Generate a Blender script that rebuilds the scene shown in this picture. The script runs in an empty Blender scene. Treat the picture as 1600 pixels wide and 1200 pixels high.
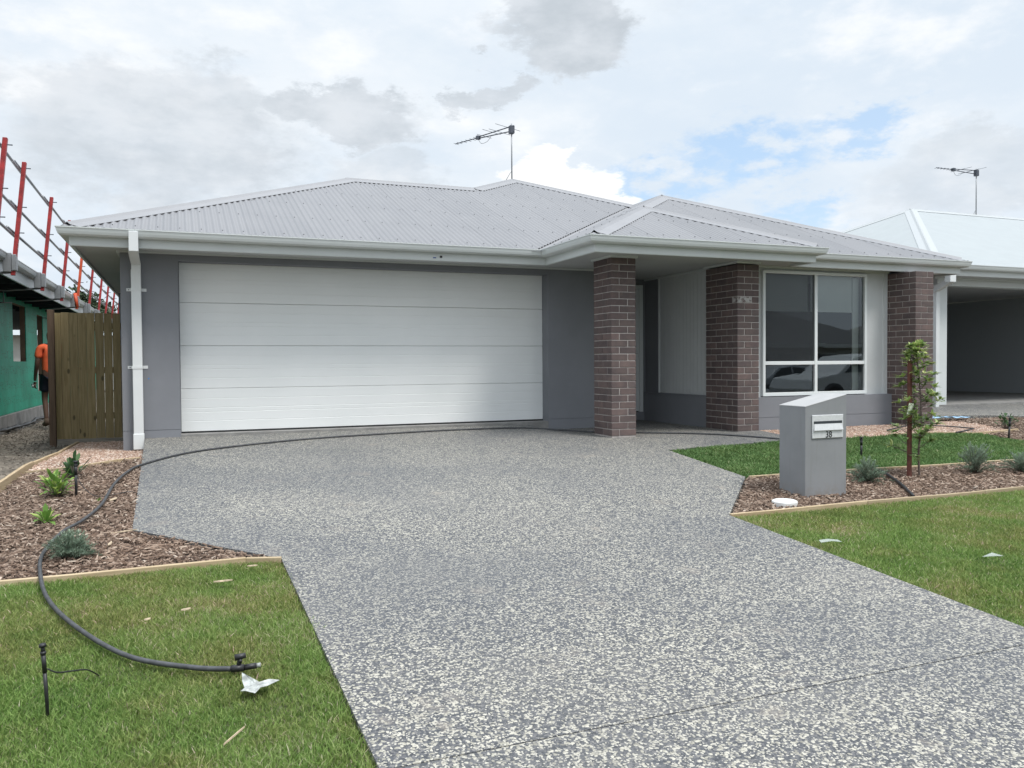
import bpy, bmesh, math, random
import numpy as np
from mathutils import Vector, Matrix, Euler
random.seed(7)
rng = np.random.default_rng(11)
R = math.radians
scn = bpy.context.scene
COL = scn.collection

# ------------------------------------------------------------------ camera
YAW, PIT, ROLL = R(21.960), R(-1.467), R(-0.419)
cy, sy, cp, sp = math.cos(YAW), math.sin(YAW), math.cos(PIT), math.sin(PIT)
Fw = Vector((sy*cp, cy*cp, sp)); Rt = Vector((cy, -sy, 0)); Up = Rt.cross(Fw)
R2 = Rt*math.cos(ROLL) + Up*math.sin(ROLL); U2 = -Rt*math.sin(ROLL) + Up*math.cos(ROLL)
cam_d = bpy.data.cameras.new('camera'); cam = bpy.data.objects.new('camera', cam_d); COL.objects.link(cam)
m = Matrix((R2, U2, -Fw)).transposed().to_4x4(); m.translation = Vector((0.0261, -10.6637, 0.8174))
cam.matrix_world = m
cam_d.sensor_width = 36; cam_d.lens = 36*1274.55/1600; cam_d.clip_start = .05; cam_d.clip_end = 2000
scn.camera = cam
scn.view_settings.view_transform = 'Standard'; scn.view_settings.look = 'None'
scn.view_settings.exposure = 0.66; scn.view_settings.gamma = 1; scn.view_settings.use_curve_mapping = False
scn.render.engine = 'CYCLES'
scn.cycles.use_denoising = True
scn.cycles.max_bounces = 8; scn.cycles.diffuse_bounces = 4; scn.cycles.glossy_bounces = 3
scn.cycles.transparent_max_bounces = 12; scn.cycles.caustics_reflective = False; scn.cycles.caustics_refractive = False

SUN_EL, SUN_AZ = 60, 146     # compass-like azimuth from +y towards +x
# ------------------------------------------------------------------ node helper
class NT:
    def __init__(s, nt): s.nt = nt; s.n = nt.nodes; s.l = nt.links
    def node(s, t, **kw):
        n = s.n.new(t)
        for k, v in kw.items():
            if k == 'ins':
                for i, x in v.items():
                    if isinstance(x, (bpy.types.NodeSocket,)): s.l.new(x, n.inputs[i])
                    else: n.inputs[i].default_value = x
            else: setattr(n, k, v)
        return n
    def math(s, op, a, b=0.0, c=None, clamp=False):
        ins = {0: a, 1: b}
        if c is not None: ins[2] = c
        n = s.node('ShaderNodeMath', operation=op, ins=ins); n.use_clamp = clamp
        return n.outputs[0]
    def vmath(s, op, a, b=(0, 0, 0)):
        n = s.node('ShaderNodeVectorMath', operation=op, ins={0: a})
        if op == 'SCALE':
            if isinstance(b, bpy.types.NodeSocket): s.l.new(b, n.inputs[3])
            else: n.inputs[3].default_value = b
        elif isinstance(b, bpy.types.NodeSocket): s.l.new(b, n.inputs[1])
        else: n.inputs[1].default_value = b
        return n.outputs[0]
    def noise(s, vec, scale, detail=4, rough=.55, out=0, dist=0.0):
        n = s.node('ShaderNodeTexNoise', ins={'Scale': scale, 'Detail': detail, 'Roughness': rough, 'Distortion': dist})
        if vec is not None: s.l.new(vec, n.inputs['Vector'])
        return n.outputs[out]
    def step(s, v, a, b, o0=0.0, o1=1.0):
        n = s.node('ShaderNodeMapRange', interpolation_type='SMOOTHSTEP', ins={0: v, 1: a, 2: b, 3: o0, 4: o1})
        return n.outputs[0]
    def mix(s, f, a, b, blend='MIX'):
        n = s.node('ShaderNodeMix', data_type='RGBA', blend_type=blend)
        for i, x in ((0, f), (6, a), (7, b)):
            if isinstance(x, bpy.types.NodeSocket): s.l.new(x, n.inputs[i])
            else: n.inputs[i].default_value = (x if i == 0 else (*x[:3], 1))
        return n.outputs[2]
    def ramp(s, f, stops, interp='LINEAR'):
        n = s.node('ShaderNodeValToRGB'); cr = n.color_ramp; cr.interpolation = interp
        while len(cr.elements) > 1: cr.elements.remove(cr.elements[-1])
        cr.elements[0].position = stops[0][0]; cr.elements[0].color = (*stops[0][1], 1)
        for p, c in stops[1:]:
            e = cr.elements.new(p); e.color = (*c, 1)
        s.l.new(f, n.inputs[0]); return n.outputs[0]

# ------------------------------------------------------------------ world: daylight sky under broken cloud
world = bpy.data.worlds.new('World'); scn.world = world; world.use_nodes = True
w = NT(world.node_tree); w.n.clear()
D = w.node('ShaderNodeTexCoord').outputs['Generated']
sep = w.node('ShaderNodeSeparateXYZ', ins={0: D}).outputs
az = w.math('MULTIPLY', w.math('ARCTAN2', sep[0], sep[1]), 57.2958)
el = w.math('MULTIPLY', w.math('ARCSINE', sep[2]), 57.2958)
Ds = w.vmath('MULTIPLY', D, (1, 1, 2.2))
nbig = w.noise(Ds, 2.6, 8, .62); nmid = w.noise(Ds, 7, 9, .6); nfine = w.noise(Ds, 20, 7, .6)
nx = w.noise(Ds, 5.0, 9, .66, out=1)
nxs = w.node('ShaderNodeSeparateColor', ins={0: nx}).outputs
dx = w.math('MULTIPLY', w.math('SUBTRACT', nxs[0], .5), 17.0)
dy = w.math('MULTIPLY', w.math('SUBTRACT', nxs[1], .5), 12.0)
azd = w.math('ADD', az, dx); eld = w.math('ADD', el, dy)
def blob(a, e, ra, re, soft=.5, hard=1.0):
    u = w.math('DIVIDE', w.math('SUBTRACT', azd, a), ra); v = w.math('DIVIDE', w.math('SUBTRACT', eld, e), re)
    r = w.math('SQRT', w.math('ADD', w.math('MULTIPLY', u, u), w.math('MULTIPLY', v, v)))
    return w.step(r, 1.0+soft*.5, 1.0-soft, 0, hard)
def vmax(l):
    o = l[0]
    for x in l[1:]: o = w.math('MAXIMUM', o, x)
    return o
sky = w.node('ShaderNodeTexSky', sky_type='NISHITA'); sky.sun_disc = False
sky.sun_elevation = R(SUN_EL); sky.sun_rotation = R(SUN_AZ)
nish = w.vmath('SCALE', sky.outputs[0], .12)
blue = w.mix(.6, nish, (.38, .51, .66))
white = w.mix(w.step(nbig, .35, .65), (.475, .535, .60), (.565, .60, .635))
white = w.mix(w.math('MULTIPLY', w.step(nmid, .48, .72), .75), white, (.665, .67, .675))
greym = vmax([blob(25.5, 21.6, 5.4, 2.7, .22, .95), blob(20.5, 17.9, 2.6, 1.4, .25, .8), blob(11.0, 16.9, 6.0, 1.5, .35, .85),
              blob(-1.0, 13.6, 9.5, 4.4, .3, .75), blob(3, 17, 4.5, 2.2, .4, .65), blob(13.5, 13.4, 4.5, 2.3, .3, .5), blob(-12, 17, 4, 2, .5, .6),
              blob(52, 11.0, 6, 2.0, .5, .45), blob(38, 24, 7, 2, .6, .3), blob(70, 20, 14, 5, .5, .6), blob(-40, 22, 16, 6, .5, .6),
              blob(100, 32, 20, 8, .5, .7), blob(170, 30, 26, 8, .5, .7), blob(-110, 36, 26, 9, .5, .7), blob(-160, 18, 18, 5, .5, .6)])
gsh = w.step(w.math('ADD', nmid, w.math('MULTIPLY', w.math('SUBTRACT', nfine, .5), .5)), .30, .70)
greyc = w.mix(gsh, (.355, .39, .425), (.475, .505, .54))
bluem = vmax([blob(37, 13.8, 5.0, 2.2, .5, .95), blob(45.0, 15.0, 5.0, 1.6, .5, .85), blob(31.5, 12.2, 4.4, 1.8, .5, .9), blob(41.5, 9.6, 4.2, 1.5, .5, .85),
              blob(44, 23.2, 2.5, 1.0, .6, .5), blob(-70, 30, 18, 7, .5, .9), blob(120, 14, 16, 5, .5, .8), blob(-150, 40, 16, 8, .5, .9), blob(60, 45, 18, 9, .5, .8)])
bluem = w.math('MULTIPLY', bluem, w.step(nfine, .64, .42))
c = w.mix(bluem, white, blue)
c = w.mix(greym, c, greyc)
cum = vmax([blob(25.3, 12.3, 3.6, 1.7, .25, .9), blob(28.6, 10.6, 2.6, 1.3, .3, .85)])
c = w.mix(cum, c, (.69, .695, .70))
hz = w.step(el, -1, 7)
c = w.mix(hz, (.52, .575, .63), c)
hi = w.step(el, 21, 68, 1.0, 2.7)           # an overcast vault is brighter overhead than near the horizon
c = w.vmath('SCALE', c, hi)
gnd = w.step(el, -3, -.5)
c = w.mix(gnd, (.25, .26, .25), c)
bg = w.node('ShaderNodeBackground', ins={0: c, 1: 1.0})
w.node('ShaderNodeOutputWorld', ins={0: bg.outputs[0]})
world.cycles.sampling_method = 'MANUAL'; world.cycles.sample_map_resolution = 512

sun_d = bpy.data.lights.new('sun', 'SUN'); sun = bpy.data.objects.new('sun', sun_d); COL.objects.link(sun)
sun_d.energy = 1.75; sun_d.angle = R(16); sun_d.color = (1.0, .965, .91)
sd = Vector((math.sin(R(SUN_AZ))*math.cos(R(SUN_EL)), math.cos(R(SUN_AZ))*math.cos(R(SUN_EL)), math.sin(R(SUN_EL))))
sun.rotation_euler = sd.to_track_quat('Z', 'Y').to_euler(); sun.location = sd*50

# ------------------------------------------------------------------ materials
def mat(name, col=(.5, .5, .5), rough=.6, metal=0, spec=.5, var=0.0, vscale=3, bump=0, bscale=80, bdist=.002, rnd=0.0):
    m = bpy.data.materials.new(name); m.use_nodes = True; t = NT(m.node_tree); b = t.n['Principled BSDF']
    b.inputs['Roughness'].default_value = rough; b.inputs['Metallic'].default_value = metal
    b.inputs['Specular IOR Level'].default_value = spec
    P = t.node('ShaderNodeNewGeometry').outputs['Position']
    c = None
    if var:
        n = t.noise(P, vscale, 6, .6)
        c = t.mix(t.step(n, .3, .7), tuple(x*(1-var) for x in col), tuple(min(1, x*(1+var)) for x in col))
    if rnd:
        r = t.node('ShaderNodeObjectInfo').outputs['Random']
        base = c if c is not None else col
        c = t.mix(1.0, base, t.mix(r, (1-rnd,)*3, (1+rnd,)*3), 'MULTIPLY')
    if c is not None: t.l.new(c, b.inputs['Base Color'])
    else: b.inputs['Base Color'].default_value = (*col, 1)
    if bump:
        n = t.noise(P, bscale, 4, .6)
        bp = t.node('ShaderNodeBump', ins={'Strength': bump, 'Distance': bdist, 'Height': n})
        t.l.new(bp.outputs[0], b.inputs['Normal'])
    return m
M = {}
M['render'] = mat('grey_render', (.218, .226, .245), .9, spec=.2, var=.05, vscale=1.5, bump=.6, bscale=220, bdist=.0015)
M['mail_render'] = mat('letterbox_render', (.240, .247, .257), .85, spec=.25, var=.05, vscale=4, bump=.5, bscale=260, bdist=.0012)
M['mail_top'] = mat('letterbox_top', (.35, .35, .35), .85, spec=.25, var=.05, vscale=6, bump=.4, bscale=260, bdist=.001)
M['white'] = mat('white_paint', (.68, .70, .70), .42, var=.03, vscale=2)
M['fascia'] = mat('fascia_paint', (.60, .63, .625), .4, var=.03, vscale=2)
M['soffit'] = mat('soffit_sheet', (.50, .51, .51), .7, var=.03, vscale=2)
M['frame'] = mat('window_frame_white', (.72, .75, .75), .35)
M['trim'] = mat('cladding_white', (.60, .62, .62), .55, var=.03)
M['mortar'] = mat('mortar', (.42, .385, .365), .95, spec=.1, var=.12, vscale=25, bump=.6, bscale=300)
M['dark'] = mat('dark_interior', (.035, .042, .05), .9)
M['black'] = mat('black_plastic', (.018, .018, .02), .45, var=.3, vscale=30)
M['steel'] = mat('galvanised_steel', (.30, .31, .32), .5, metal=.6, var=.05, vscale=20)
M['alu'] = mat('brushed_aluminium', (.60, .61, .62), .35, metal=.1, var=.06, vscale=40)
M['antenna'] = mat('antenna_metal', (.09, .10, .12), .5, metal=.5)
M['red'] = mat('red_enamel', (.30, .022, .022), .5, var=.35, vscale=9)
M['orange'] = mat('orange_enamel', (.52, .07, .02), .5, var=.2, vscale=9)
M['blind'] = mat('roller_blind', (.82, .83, .79), .85, var=.03)
M['slab'] = mat('slab_concrete', (.24, .235, .225), .9, var=.2, vscale=5, bump=.5, bscale=60)
M['lightroof'] = mat('pale_roof_steel', (.305, .33, .335), .5, var=.03)
M['lightcap'] = mat('pale_ridge_steel', (.37, .39, .395), .5)
M['stake'] = mat('hardwood_stake', (.115, .040, .028), .8, var=.4, vscale=14, bump=.5, bscale=60)
M['tag'] = mat('plant_tag', (.55, .60, .48), .6, var=.3, vscale=60)
M['bag'] = mat('plastic_scrap', (.33, .345, .33), .35, var=.45, vscale=30)
M['cover'] = mat('white_lid_plastic', (.70, .70, .68), .5, var=.1, vscale=25, bump=.3, bscale=70)
M['bluebag'] = mat('blue_plastic', (.35, .55, .75), .4, var=.2, vscale=12)
M['bark'] = mat('bark', (.13, .10, .085), .9, var=.3, vscale=30, bump=.5)
M['skin'] = mat('skin', (.10, .055, .038), .6)
M['hivis'] = mat('orange_workshirt', (.78, .13, .045), .8, var=.12, vscale=9)
M['navy'] = mat('navy_cloth', (.012, .014, .03), .85)
M['hair'] = mat('black_hair', (.01, .008, .008), .7)
M['boot'] = mat('work_boots', (.10, .07, .05), .8)
M['roadasph'] = mat('asphalt', (.055, .055, .057), .9, var=.2, vscale=3, bump=.6, bscale=150)
M['kerbc'] = mat('kerb_concrete', (.33, .32, .30), .85, var=.1, vscale=4)
M['frameblack'] = mat('screw_head', (.10, .10, .11), .6)
M['rooftile_dark'] = mat('charcoal_roof', (.07, .075, .08), .6, var=.1)
M['housewall'] = mat('opposite_wall', (.42, .41, .39), .8, var=.06)
M['carwhite'] = mat('car_white', (.60, .62, .63), .25, spec=.6)
M['carsilver'] = mat('car_silver', (.36, .38, .40), .28, metal=.3)
M['carglass'] = mat('car_glass', (.02, .025, .03), .06, spec=.8)
M['tyre'] = mat('tyre_rubber', (.02, .02, .02), .85)

M['hose'] = mat('weathered_hose', (.050, .052, .056), .5, var=.35, vscale=25)
def mat_brick(name='brick_face', white=False):
    m = bpy.data.materials.new(name); m.use_nodes = True; t = NT(m.node_tree); b = t.n['Principled BSDF']
    P = t.node('ShaderNodeNewGeometry').outputs['Position']; r = t.node('ShaderNodeObjectInfo').outputs['Random']
    c = t.ramp(r, [(0, (0.101, 0.079, 0.077)), (.3, (0.130, 0.097, 0.092)), (.55, (0.114, 0.090, 0.085)), (.8, (0.159, 0.115, 0.106)), (1, (0.134, 0.107, 0.102))])
    n = t.noise(P, 9, 7, .65); c = t.mix(t.step(n, .3, .75), t.mix(1, c, (.80, .82, .86), 'MULTIPLY'), t.mix(1, c, (1.16, 1.13, 1.1), 'MULTIPLY'))
    sp_ = t.noise(P, 220, 2, .5); c = t.mix(t.step(sp_, .60, .70, 0, .5), c, (.20, .165, .15))
    c = t.mix(t.step(t.noise(P, 180, 2), .62, .7, 0, .6), c, (.045, .035, .035))
    if white:
        nn = t.noise(P, 22, 6, .7, dist=.6); c = t.mix(t.step(nn, .42, .52), c, (.40, .385, .37))
    t.l.new(c, b.inputs['Base Color']); b.inputs['Roughness'].default_value = .85; b.inputs['Specular IOR Level'].default_value = .25
    bp = t.node('ShaderNodeBump', ins={'Strength': .7, 'Distance': .002, 'Height': t.noise(P, 160, 4, .65)}); t.l.new(bp.outputs[0], b.inputs['Normal'])
    return m
M['brick'] = mat_brick(); M['brickwhite'] = mat_brick('brick_whitened', True)

def add_splash(m, axis_z0, h, col):
    t = NT(m.node_tree); b = t.n['Principled BSDF']; old = b.inputs['Base Color'].links[0].from_socket if b.inputs['Base Color'].links else None
    P = t.node('ShaderNodeTexCoord').outputs['Object']; z = t.node('ShaderNodeSeparateXYZ', ins={0: P}).outputs[2]
    n = t.noise(P, 14, 7, .7); f = t.math('MULTIPLY', t.step(z, axis_z0+h, axis_z0), t.step(n, .38, .62))
    f2 = t.math('MULTIPLY', f, .45)
    st = t.step(t.noise(t.vmath('MULTIPLY', P, (26, 26, 1.3)), 1.0, 4, .6), .56, .74, 0, .10)
    c = t.mix(f2, old, col) if old else old
    c = t.mix(st, c, tuple(x*.55 for x in col)); t.l.new(c, b.inputs['Base Color'])
add_splash(M['mail_render'], .0, .16, (.20, .16, .125))
def mat_roof():
    m = bpy.data.materials.new('grey_roof_steel'); m.use_nodes = True; t = NT(m.node_tree); b = t.n['Principled BSDF']
    P = t.node('ShaderNodeNewGeometry').outputs['Position']; r = t.node('ShaderNodeObjectInfo').outputs['Random']
    c = t.mix(r, (.178, .180, .190), (.198, .199, .209))
    n = t.noise(t.vmath('MULTIPLY', P, (2.2, .8, .8)), 1.4, 6, .6)
    c = t.mix(t.step(n, .35, .7, 0, .5), c, (.215, .215, .223))
    t.l.new(c, b.inputs['Base Color']); b.inputs['Roughness'].default_value = .5; b.inputs['Specular IOR Level'].default_value = .4
    return m
M['roof'] = mat_roof()
M['roofcap'] = mat('grey_cap_steel', (.225, .226, .236), .5, var=.04, vscale=2)

def mat_glass():
    m = bpy.data.materials.new('window_glass'); m.use_nodes = True; t = NT(m.node_tree); t.n.clear()
    fr = t.node('ShaderNodeFresnel', ins={'IOR': 1.85})
    tr = t.node('ShaderNodeBsdfTransparent', ins={0: (.84, .89, .89, 1)}); gl = t.node('ShaderNodeBsdfGlossy', ins={0: (.85, .92, .95, 1), 'Roughness': 0.0})
    mx = t.node('ShaderNodeMixShader', ins={0: fr.outputs[0], 1: tr.outputs[0], 2: gl.outputs[0]})
    t.node('ShaderNodeOutputMaterial', ins={0: mx.outputs[0]}); return m
M['glass'] = mat_glass()
def mat_thin(name, col, f):
    m = bpy.data.materials.new(name); m.use_nodes = True; t = NT(m.node_tree); b = t.n['Principled BSDF']; b.inputs['Base Color'].default_value = (*col, 1); b.inputs['Roughness'].default_value = .4
    mx = t.node('ShaderNodeMixShader', ins={0: f, 1: t.node('ShaderNodeBsdfTransparent').outputs[0], 2: b.outputs[0]}); t.l.new(mx.outputs[0], t.n['Material Output'].inputs[0]); return m
M['screen'] = mat_thin('insect_mesh', (.03, .035, .04), .5)
M['film'] = mat_thin('clear_film', (.50, .54, .52), .35)

def mat_door():
    m = bpy.data.materials.new('garage_door_steel'); m.use_nodes = True; t = NT(m.node_tree); b = t.n['Principled BSDF']
    P = t.node('ShaderNodeNewGeometry').outputs['Position']
    g = t.noise(t.vmath('MULTIPLY', P, (1.2, 1, 45)), 6, 5, .6)
    n = t.noise(P, 1.2, 4, .5)
    t.l.new(t.mix(t.step(n, .3, .7), (.765, .785, .78), (.805, .82, .815)), b.inputs['Base Color']); b.inputs['Roughness'].default_value = .45
    bp = t.node('ShaderNodeBump', ins={'Strength': .45, 'Distance': .0015, 'Height': g}); t.l.new(bp.outputs[0], b.inputs['Normal'])
    return m
M['door'] = mat_door()

def mat_aggregate(name='exposed_aggregate'):
    m = bpy.data.materials.new(name); m.use_nodes = True; t = NT(m.node_tree); b = t.n['Principled BSDF']
    P = t.node('ShaderNodeNewGeometry').outputs['Position']
    Pw = t.vmath('ADD', P, t.vmath('SCALE', t.noise(P, 55, 2, .5, out=1), .016))
    v = t.node('ShaderNodeTexVoronoi', feature='F1', ins={'Scale': 80.0, 'Vector': Pw})
    vc = t.node('ShaderNodeSeparateColor', ins={0: v.outputs['Color']}).outputs
    v2 = t.node('ShaderNodeTexVoronoi', feature='F1', ins={'Scale': 120.0, 'Vector': Pw})
    vc2 = t.node('ShaderNodeSeparateColor', ins={0: v2.outputs['Color']}).outputs
    patch = t.noise(P, .9, 6, .6)
    dark = t.ramp(vc2[0], [(0, (0.043, 0.046, 0.052)), (.45, (0.075, 0.079, 0.087)), (.75, (0.112, 0.112, 0.117)), (1, (0.174, 0.169, 0.163))])
    light = t.ramp(vc[1], [(0, (0.200, 0.191, 0.164)), (.45, (0.320, 0.304, 0.253)), (1, (0.480, 0.456, 0.386))])
    thr = t.step(patch, .3, .75, .60, .50)
    isl = t.step(t.math('SUBTRACT', vc[0], thr), -.02, .02)
    shape = t.step(v.outputs['Distance'], .62, .50)
    c = t.mix(t.math('MULTIPLY', isl, shape), dark, light)
    isl2 = t.math('MULTIPLY', t.step(vc2[1], .80, .82), t.step(v2.outputs['Distance'], .6, .48))
    c = t.mix(isl2, c, (.42, .40, .345))
    # fine sandy dust lying in broad uneven patches
    dust = t.noise(t.vmath('MULTIPLY', P, (.7, 1.3, 1)), .75, 7, .68)
    c = t.mix(t.step(dust, .46, .78, 0, .40), c, (.235, .222, .20))
    dd = t.noise(P, 2.7, 5, .7); c = t.mix(t.step(dd, .58, .74, 0, .5), c, (.285, .25, .21))
    wet = t.noise(P, .5, 3, .5); c = t.mix(t.step(wet, .35, .6, .38, 0), c, (.075, .082, .095))
    t.l.new(c, b.inputs['Base Color']); b.inputs['Roughness'].default_value = .62; b.inputs['Specular IOR Level'].default_value = .4
    h = t.math('ADD', v.outputs['Distance'], t.math('MULTIPLY', v2.outputs['Distance'], .5))
    bp = t.node('ShaderNodeBump', invert=True, ins={'Strength': .75, 'Distance': .004, 'Height': h}); t.l.new(bp.outputs[0], b.inputs['Normal'])
    return m
M['agg'] = mat_aggregate()

def mat_attr(name, stops, rough=.8, noise_mix=None, trans=0.0, nscale=1.2, spec=.3):
    """colour from a per-piece random value stored in attribute 'rnd', with broad natural patches"""
    m = bpy.data.materials.new(name); m.use_nodes = True; t = NT(m.node_tree); b = t.n['Principled BSDF']
    P = t.node('ShaderNodeNewGeometry').outputs['Position']
    a = t.node('ShaderNodeAttribute', attribute_name='rnd').outputs['Fac']
    c = t.ramp(a, stops)
    if noise_mix:
        n = t.noise(P, nscale, 5, .65); c = t.mix(t.step(n, .40, .64, 0, 1), c, t.mix(1, c, noise_mix, 'MULTIPLY'))
    t.l.new(c, b.inputs['Base Color']); b.inputs['Roughness'].default_value = rough; b.inputs['Specular IOR Level'].default_value = spec
    if trans:
        tl = t.node('ShaderNodeBsdfTranslucent'); t.l.new(c, tl.inputs[0])
        mx = t.node('ShaderNodeMixShader', ins={0: trans, 1: b.outputs[0], 2: tl.outputs[0]})
        t.l.new(mx.outputs[0], t.n['Material Output'].inputs[0])
    return m
M['grass'] = mat_attr('grass_blades', [(0, (0.086, 0.166, 0.039)), (.25, (0.159, 0.264, 0.063)), (.50, (0.227, 0.338, 0.091)), (.72, (0.300, 0.375, 0.140)), (.88, (0.392, 0.387, 0.231)), (1, (0.514, 0.479, 0.341))], .7, (1.24, .93, 1.12), trans=.35, nscale=1.3)
M['grassfar'] = mat_attr('grass_blades_dark', [(0, (0.071, 0.146, 0.048)), (.4, (0.120, 0.219, 0.068)), (.8, (0.170, 0.270, 0.092)), (.95, (0.242, 0.307, 0.127)), (1, (0.341, 0.365, 0.212))], .7, (1.1, 1.0, 1.0), trans=.25)  # darker green blades of the back lawn
M['mulch'] = mat_attr('bark_chips', [(0, (.065, .042, .032)), (.3, (.130, .088, .064)), (.6, (.215, .155, .118)), (.85, (.34, .265, .21)), (1, (.56, .48, .40))], .85, (1.15, 1.12, 1.1))
M['pebble'] = mat_attr('pink_pebbles', [(0, (.22, .13, .095)), (.4, (.38, .25, .185)), (.75, (.50, .365, .285)), (1, (.64, .54, .46))], .75, (.85, .88, .9))
M['leaf'] = mat_attr('glossy_leaves', [(0, (0.105, 0.168, 0.063)), (.5, (0.217, 0.315, 0.105)), (.85, (0.392, 0.476, 0.154)), (1, (0.560, 0.574, 0.224))], .45, trans=.3, spec=.5)
M['leafbright'] = mat_attr('bright_leaves', [(0, (0.090, 0.195, 0.039)), (.5, (0.179, 0.312, 0.065)), (1, (0.389, 0.494, 0.130))], .5, trans=.3)
M['leafdark'] = mat_attr('dark_leaves', [(0, (.03, .075, .028)), (.6, (.055, .12, .045)), (1, (.10, .17, .07))], .5, trans=.2)
M['needle'] = mat_attr('bluegreen_needles', [(0, (0.122, 0.178, 0.132)), (.5, (0.220, 0.295, 0.217)), (1, (0.391, 0.480, 0.364))], .7, trans=.25)
M['crown'] = mat_attr('far_tree_leaves', [(0, (.03, .055, .03)), (1, (.09, .12, .07))], .8)
M['soil'] = mat('mulch_soil', (.085, .058, .043), .95, var=.35, vscale=18, bump=.8, bscale=60, bdist=.01)
M['turfsoil'] = mat('turf_soil', (.12, .13, .06), .95, var=.4, vscale=9, bump=.8, bscale=80, bdist=.01)
M['gravelbase'] = mat('gravel_bed', (.30, .20, .15), .95, var=.25, vscale=25, bump=.8, bscale=70, bdist=.01)
M['dirt'] = mat('sandy_dirt', (.165, .140, .113), .95, var=.40, vscale=3.2, bump=.9, bscale=18, bdist=.03)
M['groundfar'] = mat('rough_ground', (.13, .125, .09), .95, var=.3, vscale=.8, bump=.6, bscale=6, bdist=.05)

def mat_timber(name, c1, c2, ax=2, knots=True):
    m = bpy.data.materials.new(name); m.use_nodes = True; t = NT(m.node_tree); b = t.n['Principled BSDF']
    P = t.node('ShaderNodeTexCoord').outputs['Object']; r = t.node('ShaderNodeObjectInfo').outputs['Random']
    off = t.node('ShaderNodeCombineXYZ', ins={0: t.math('MULTIPLY', r, 37), 1: t.math('MULTIPLY', r, 11), 2: t.math('MULTIPLY', r, 53)}).outputs[0]
    P = t.vmath('ADD', P, off)
    sc = [14, 14, 14]; sc[ax] = .9
    g = t.noise(t.vmath('MULTIPLY', P, tuple(sc)), 3, 6, .6, dist=.5)
    c = t.mix(t.step(g, .3, .7), c1, c2)
    c = t.mix(1, c, t.mix(r, (.82, .82, .80), (1.12, 1.1, 1.05)), 'MULTIPLY')
    if knots:
        s2 = [7, 7, 7]; s2[ax] = 3.2
        v = t.node('ShaderNodeTexVoronoi', ins={'Scale': 1.0, 'Vector': t.vmath('MULTIPLY', P, tuple(s2))}).outputs['Distance']
        c = t.mix(t.step(v, .15, .07, 0, .85), c, tuple(x*.28 for x in c1))
    t.l.new(c, b.inputs['Base Color']); b.inputs['Roughness'].default_value = .8
    bp = t.node('ShaderNodeBump', ins={'Strength': .4, 'Distance': .002, 'Height': g}); t.l.new(bp.outputs[0], b.inputs['Normal'])
    return m
M['paling'] = mat_timber('treated_pine_paling', (.225, .172, .084), (.335, .262, .140))
M['postwood'] = mat_timber('dark_timber_post', (.085, .052, .034), (.14, .09, .06), knots=False)
M['edging'] = mat_timber('pine_edging', (.33, .25, .155), (.46, .37, .25), ax=0)
M['edgingy'] = mat_timber('pine_edging_long', (.36, .27, .17), (.50, .39, .26), ax=1)

def mat_wrap():
    m = bpy.data.materials.new('green_building_wrap'); m.use_nodes = True; t = NT(m.node_tree); b = t.n['Principled BSDF']
    P = t.node('ShaderNodeNewGeometry').outputs['Position']
    c = t.mix(t.step(t.noise(P, 1.1, 5, .6), .3, .7), (.004, .25, .15), (.010, .40, .25))
    # faint printed bands of dark smudged lettering
    s = t.node('ShaderNodeSeparateXYZ', ins={0: P}).outputs
    band = t.step(t.math('FRACT', t.math('MULTIPLY', s[2], 3.6)), .42, .50)
    word = t.step(t.noise(t.vmath('MULTIPLY', P, (1, 3.0, 16)), 3.2, 2), .56, .62)
    c = t.mix(t.math('MULTIPLY', t.math('MULTIPLY', band, word), .55), c, (.004, .06, .045))
    t.l.new(c, b.inputs['Base Color']); b.inputs['Roughness'].default_value = .5
    bp = t.node('ShaderNodeBump', ins={'Strength': .5, 'Distance': .02, 'Height': t.noise(P, 4, 5, .6)}); t.l.new(bp.outputs[0], b.inputs['Normal'])
    return m
M['wrap'] = mat_wrap(); M['wrap'].node_tree.nodes['Principled BSDF'].inputs['Specular IOR Level'].default_value = .1

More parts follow.
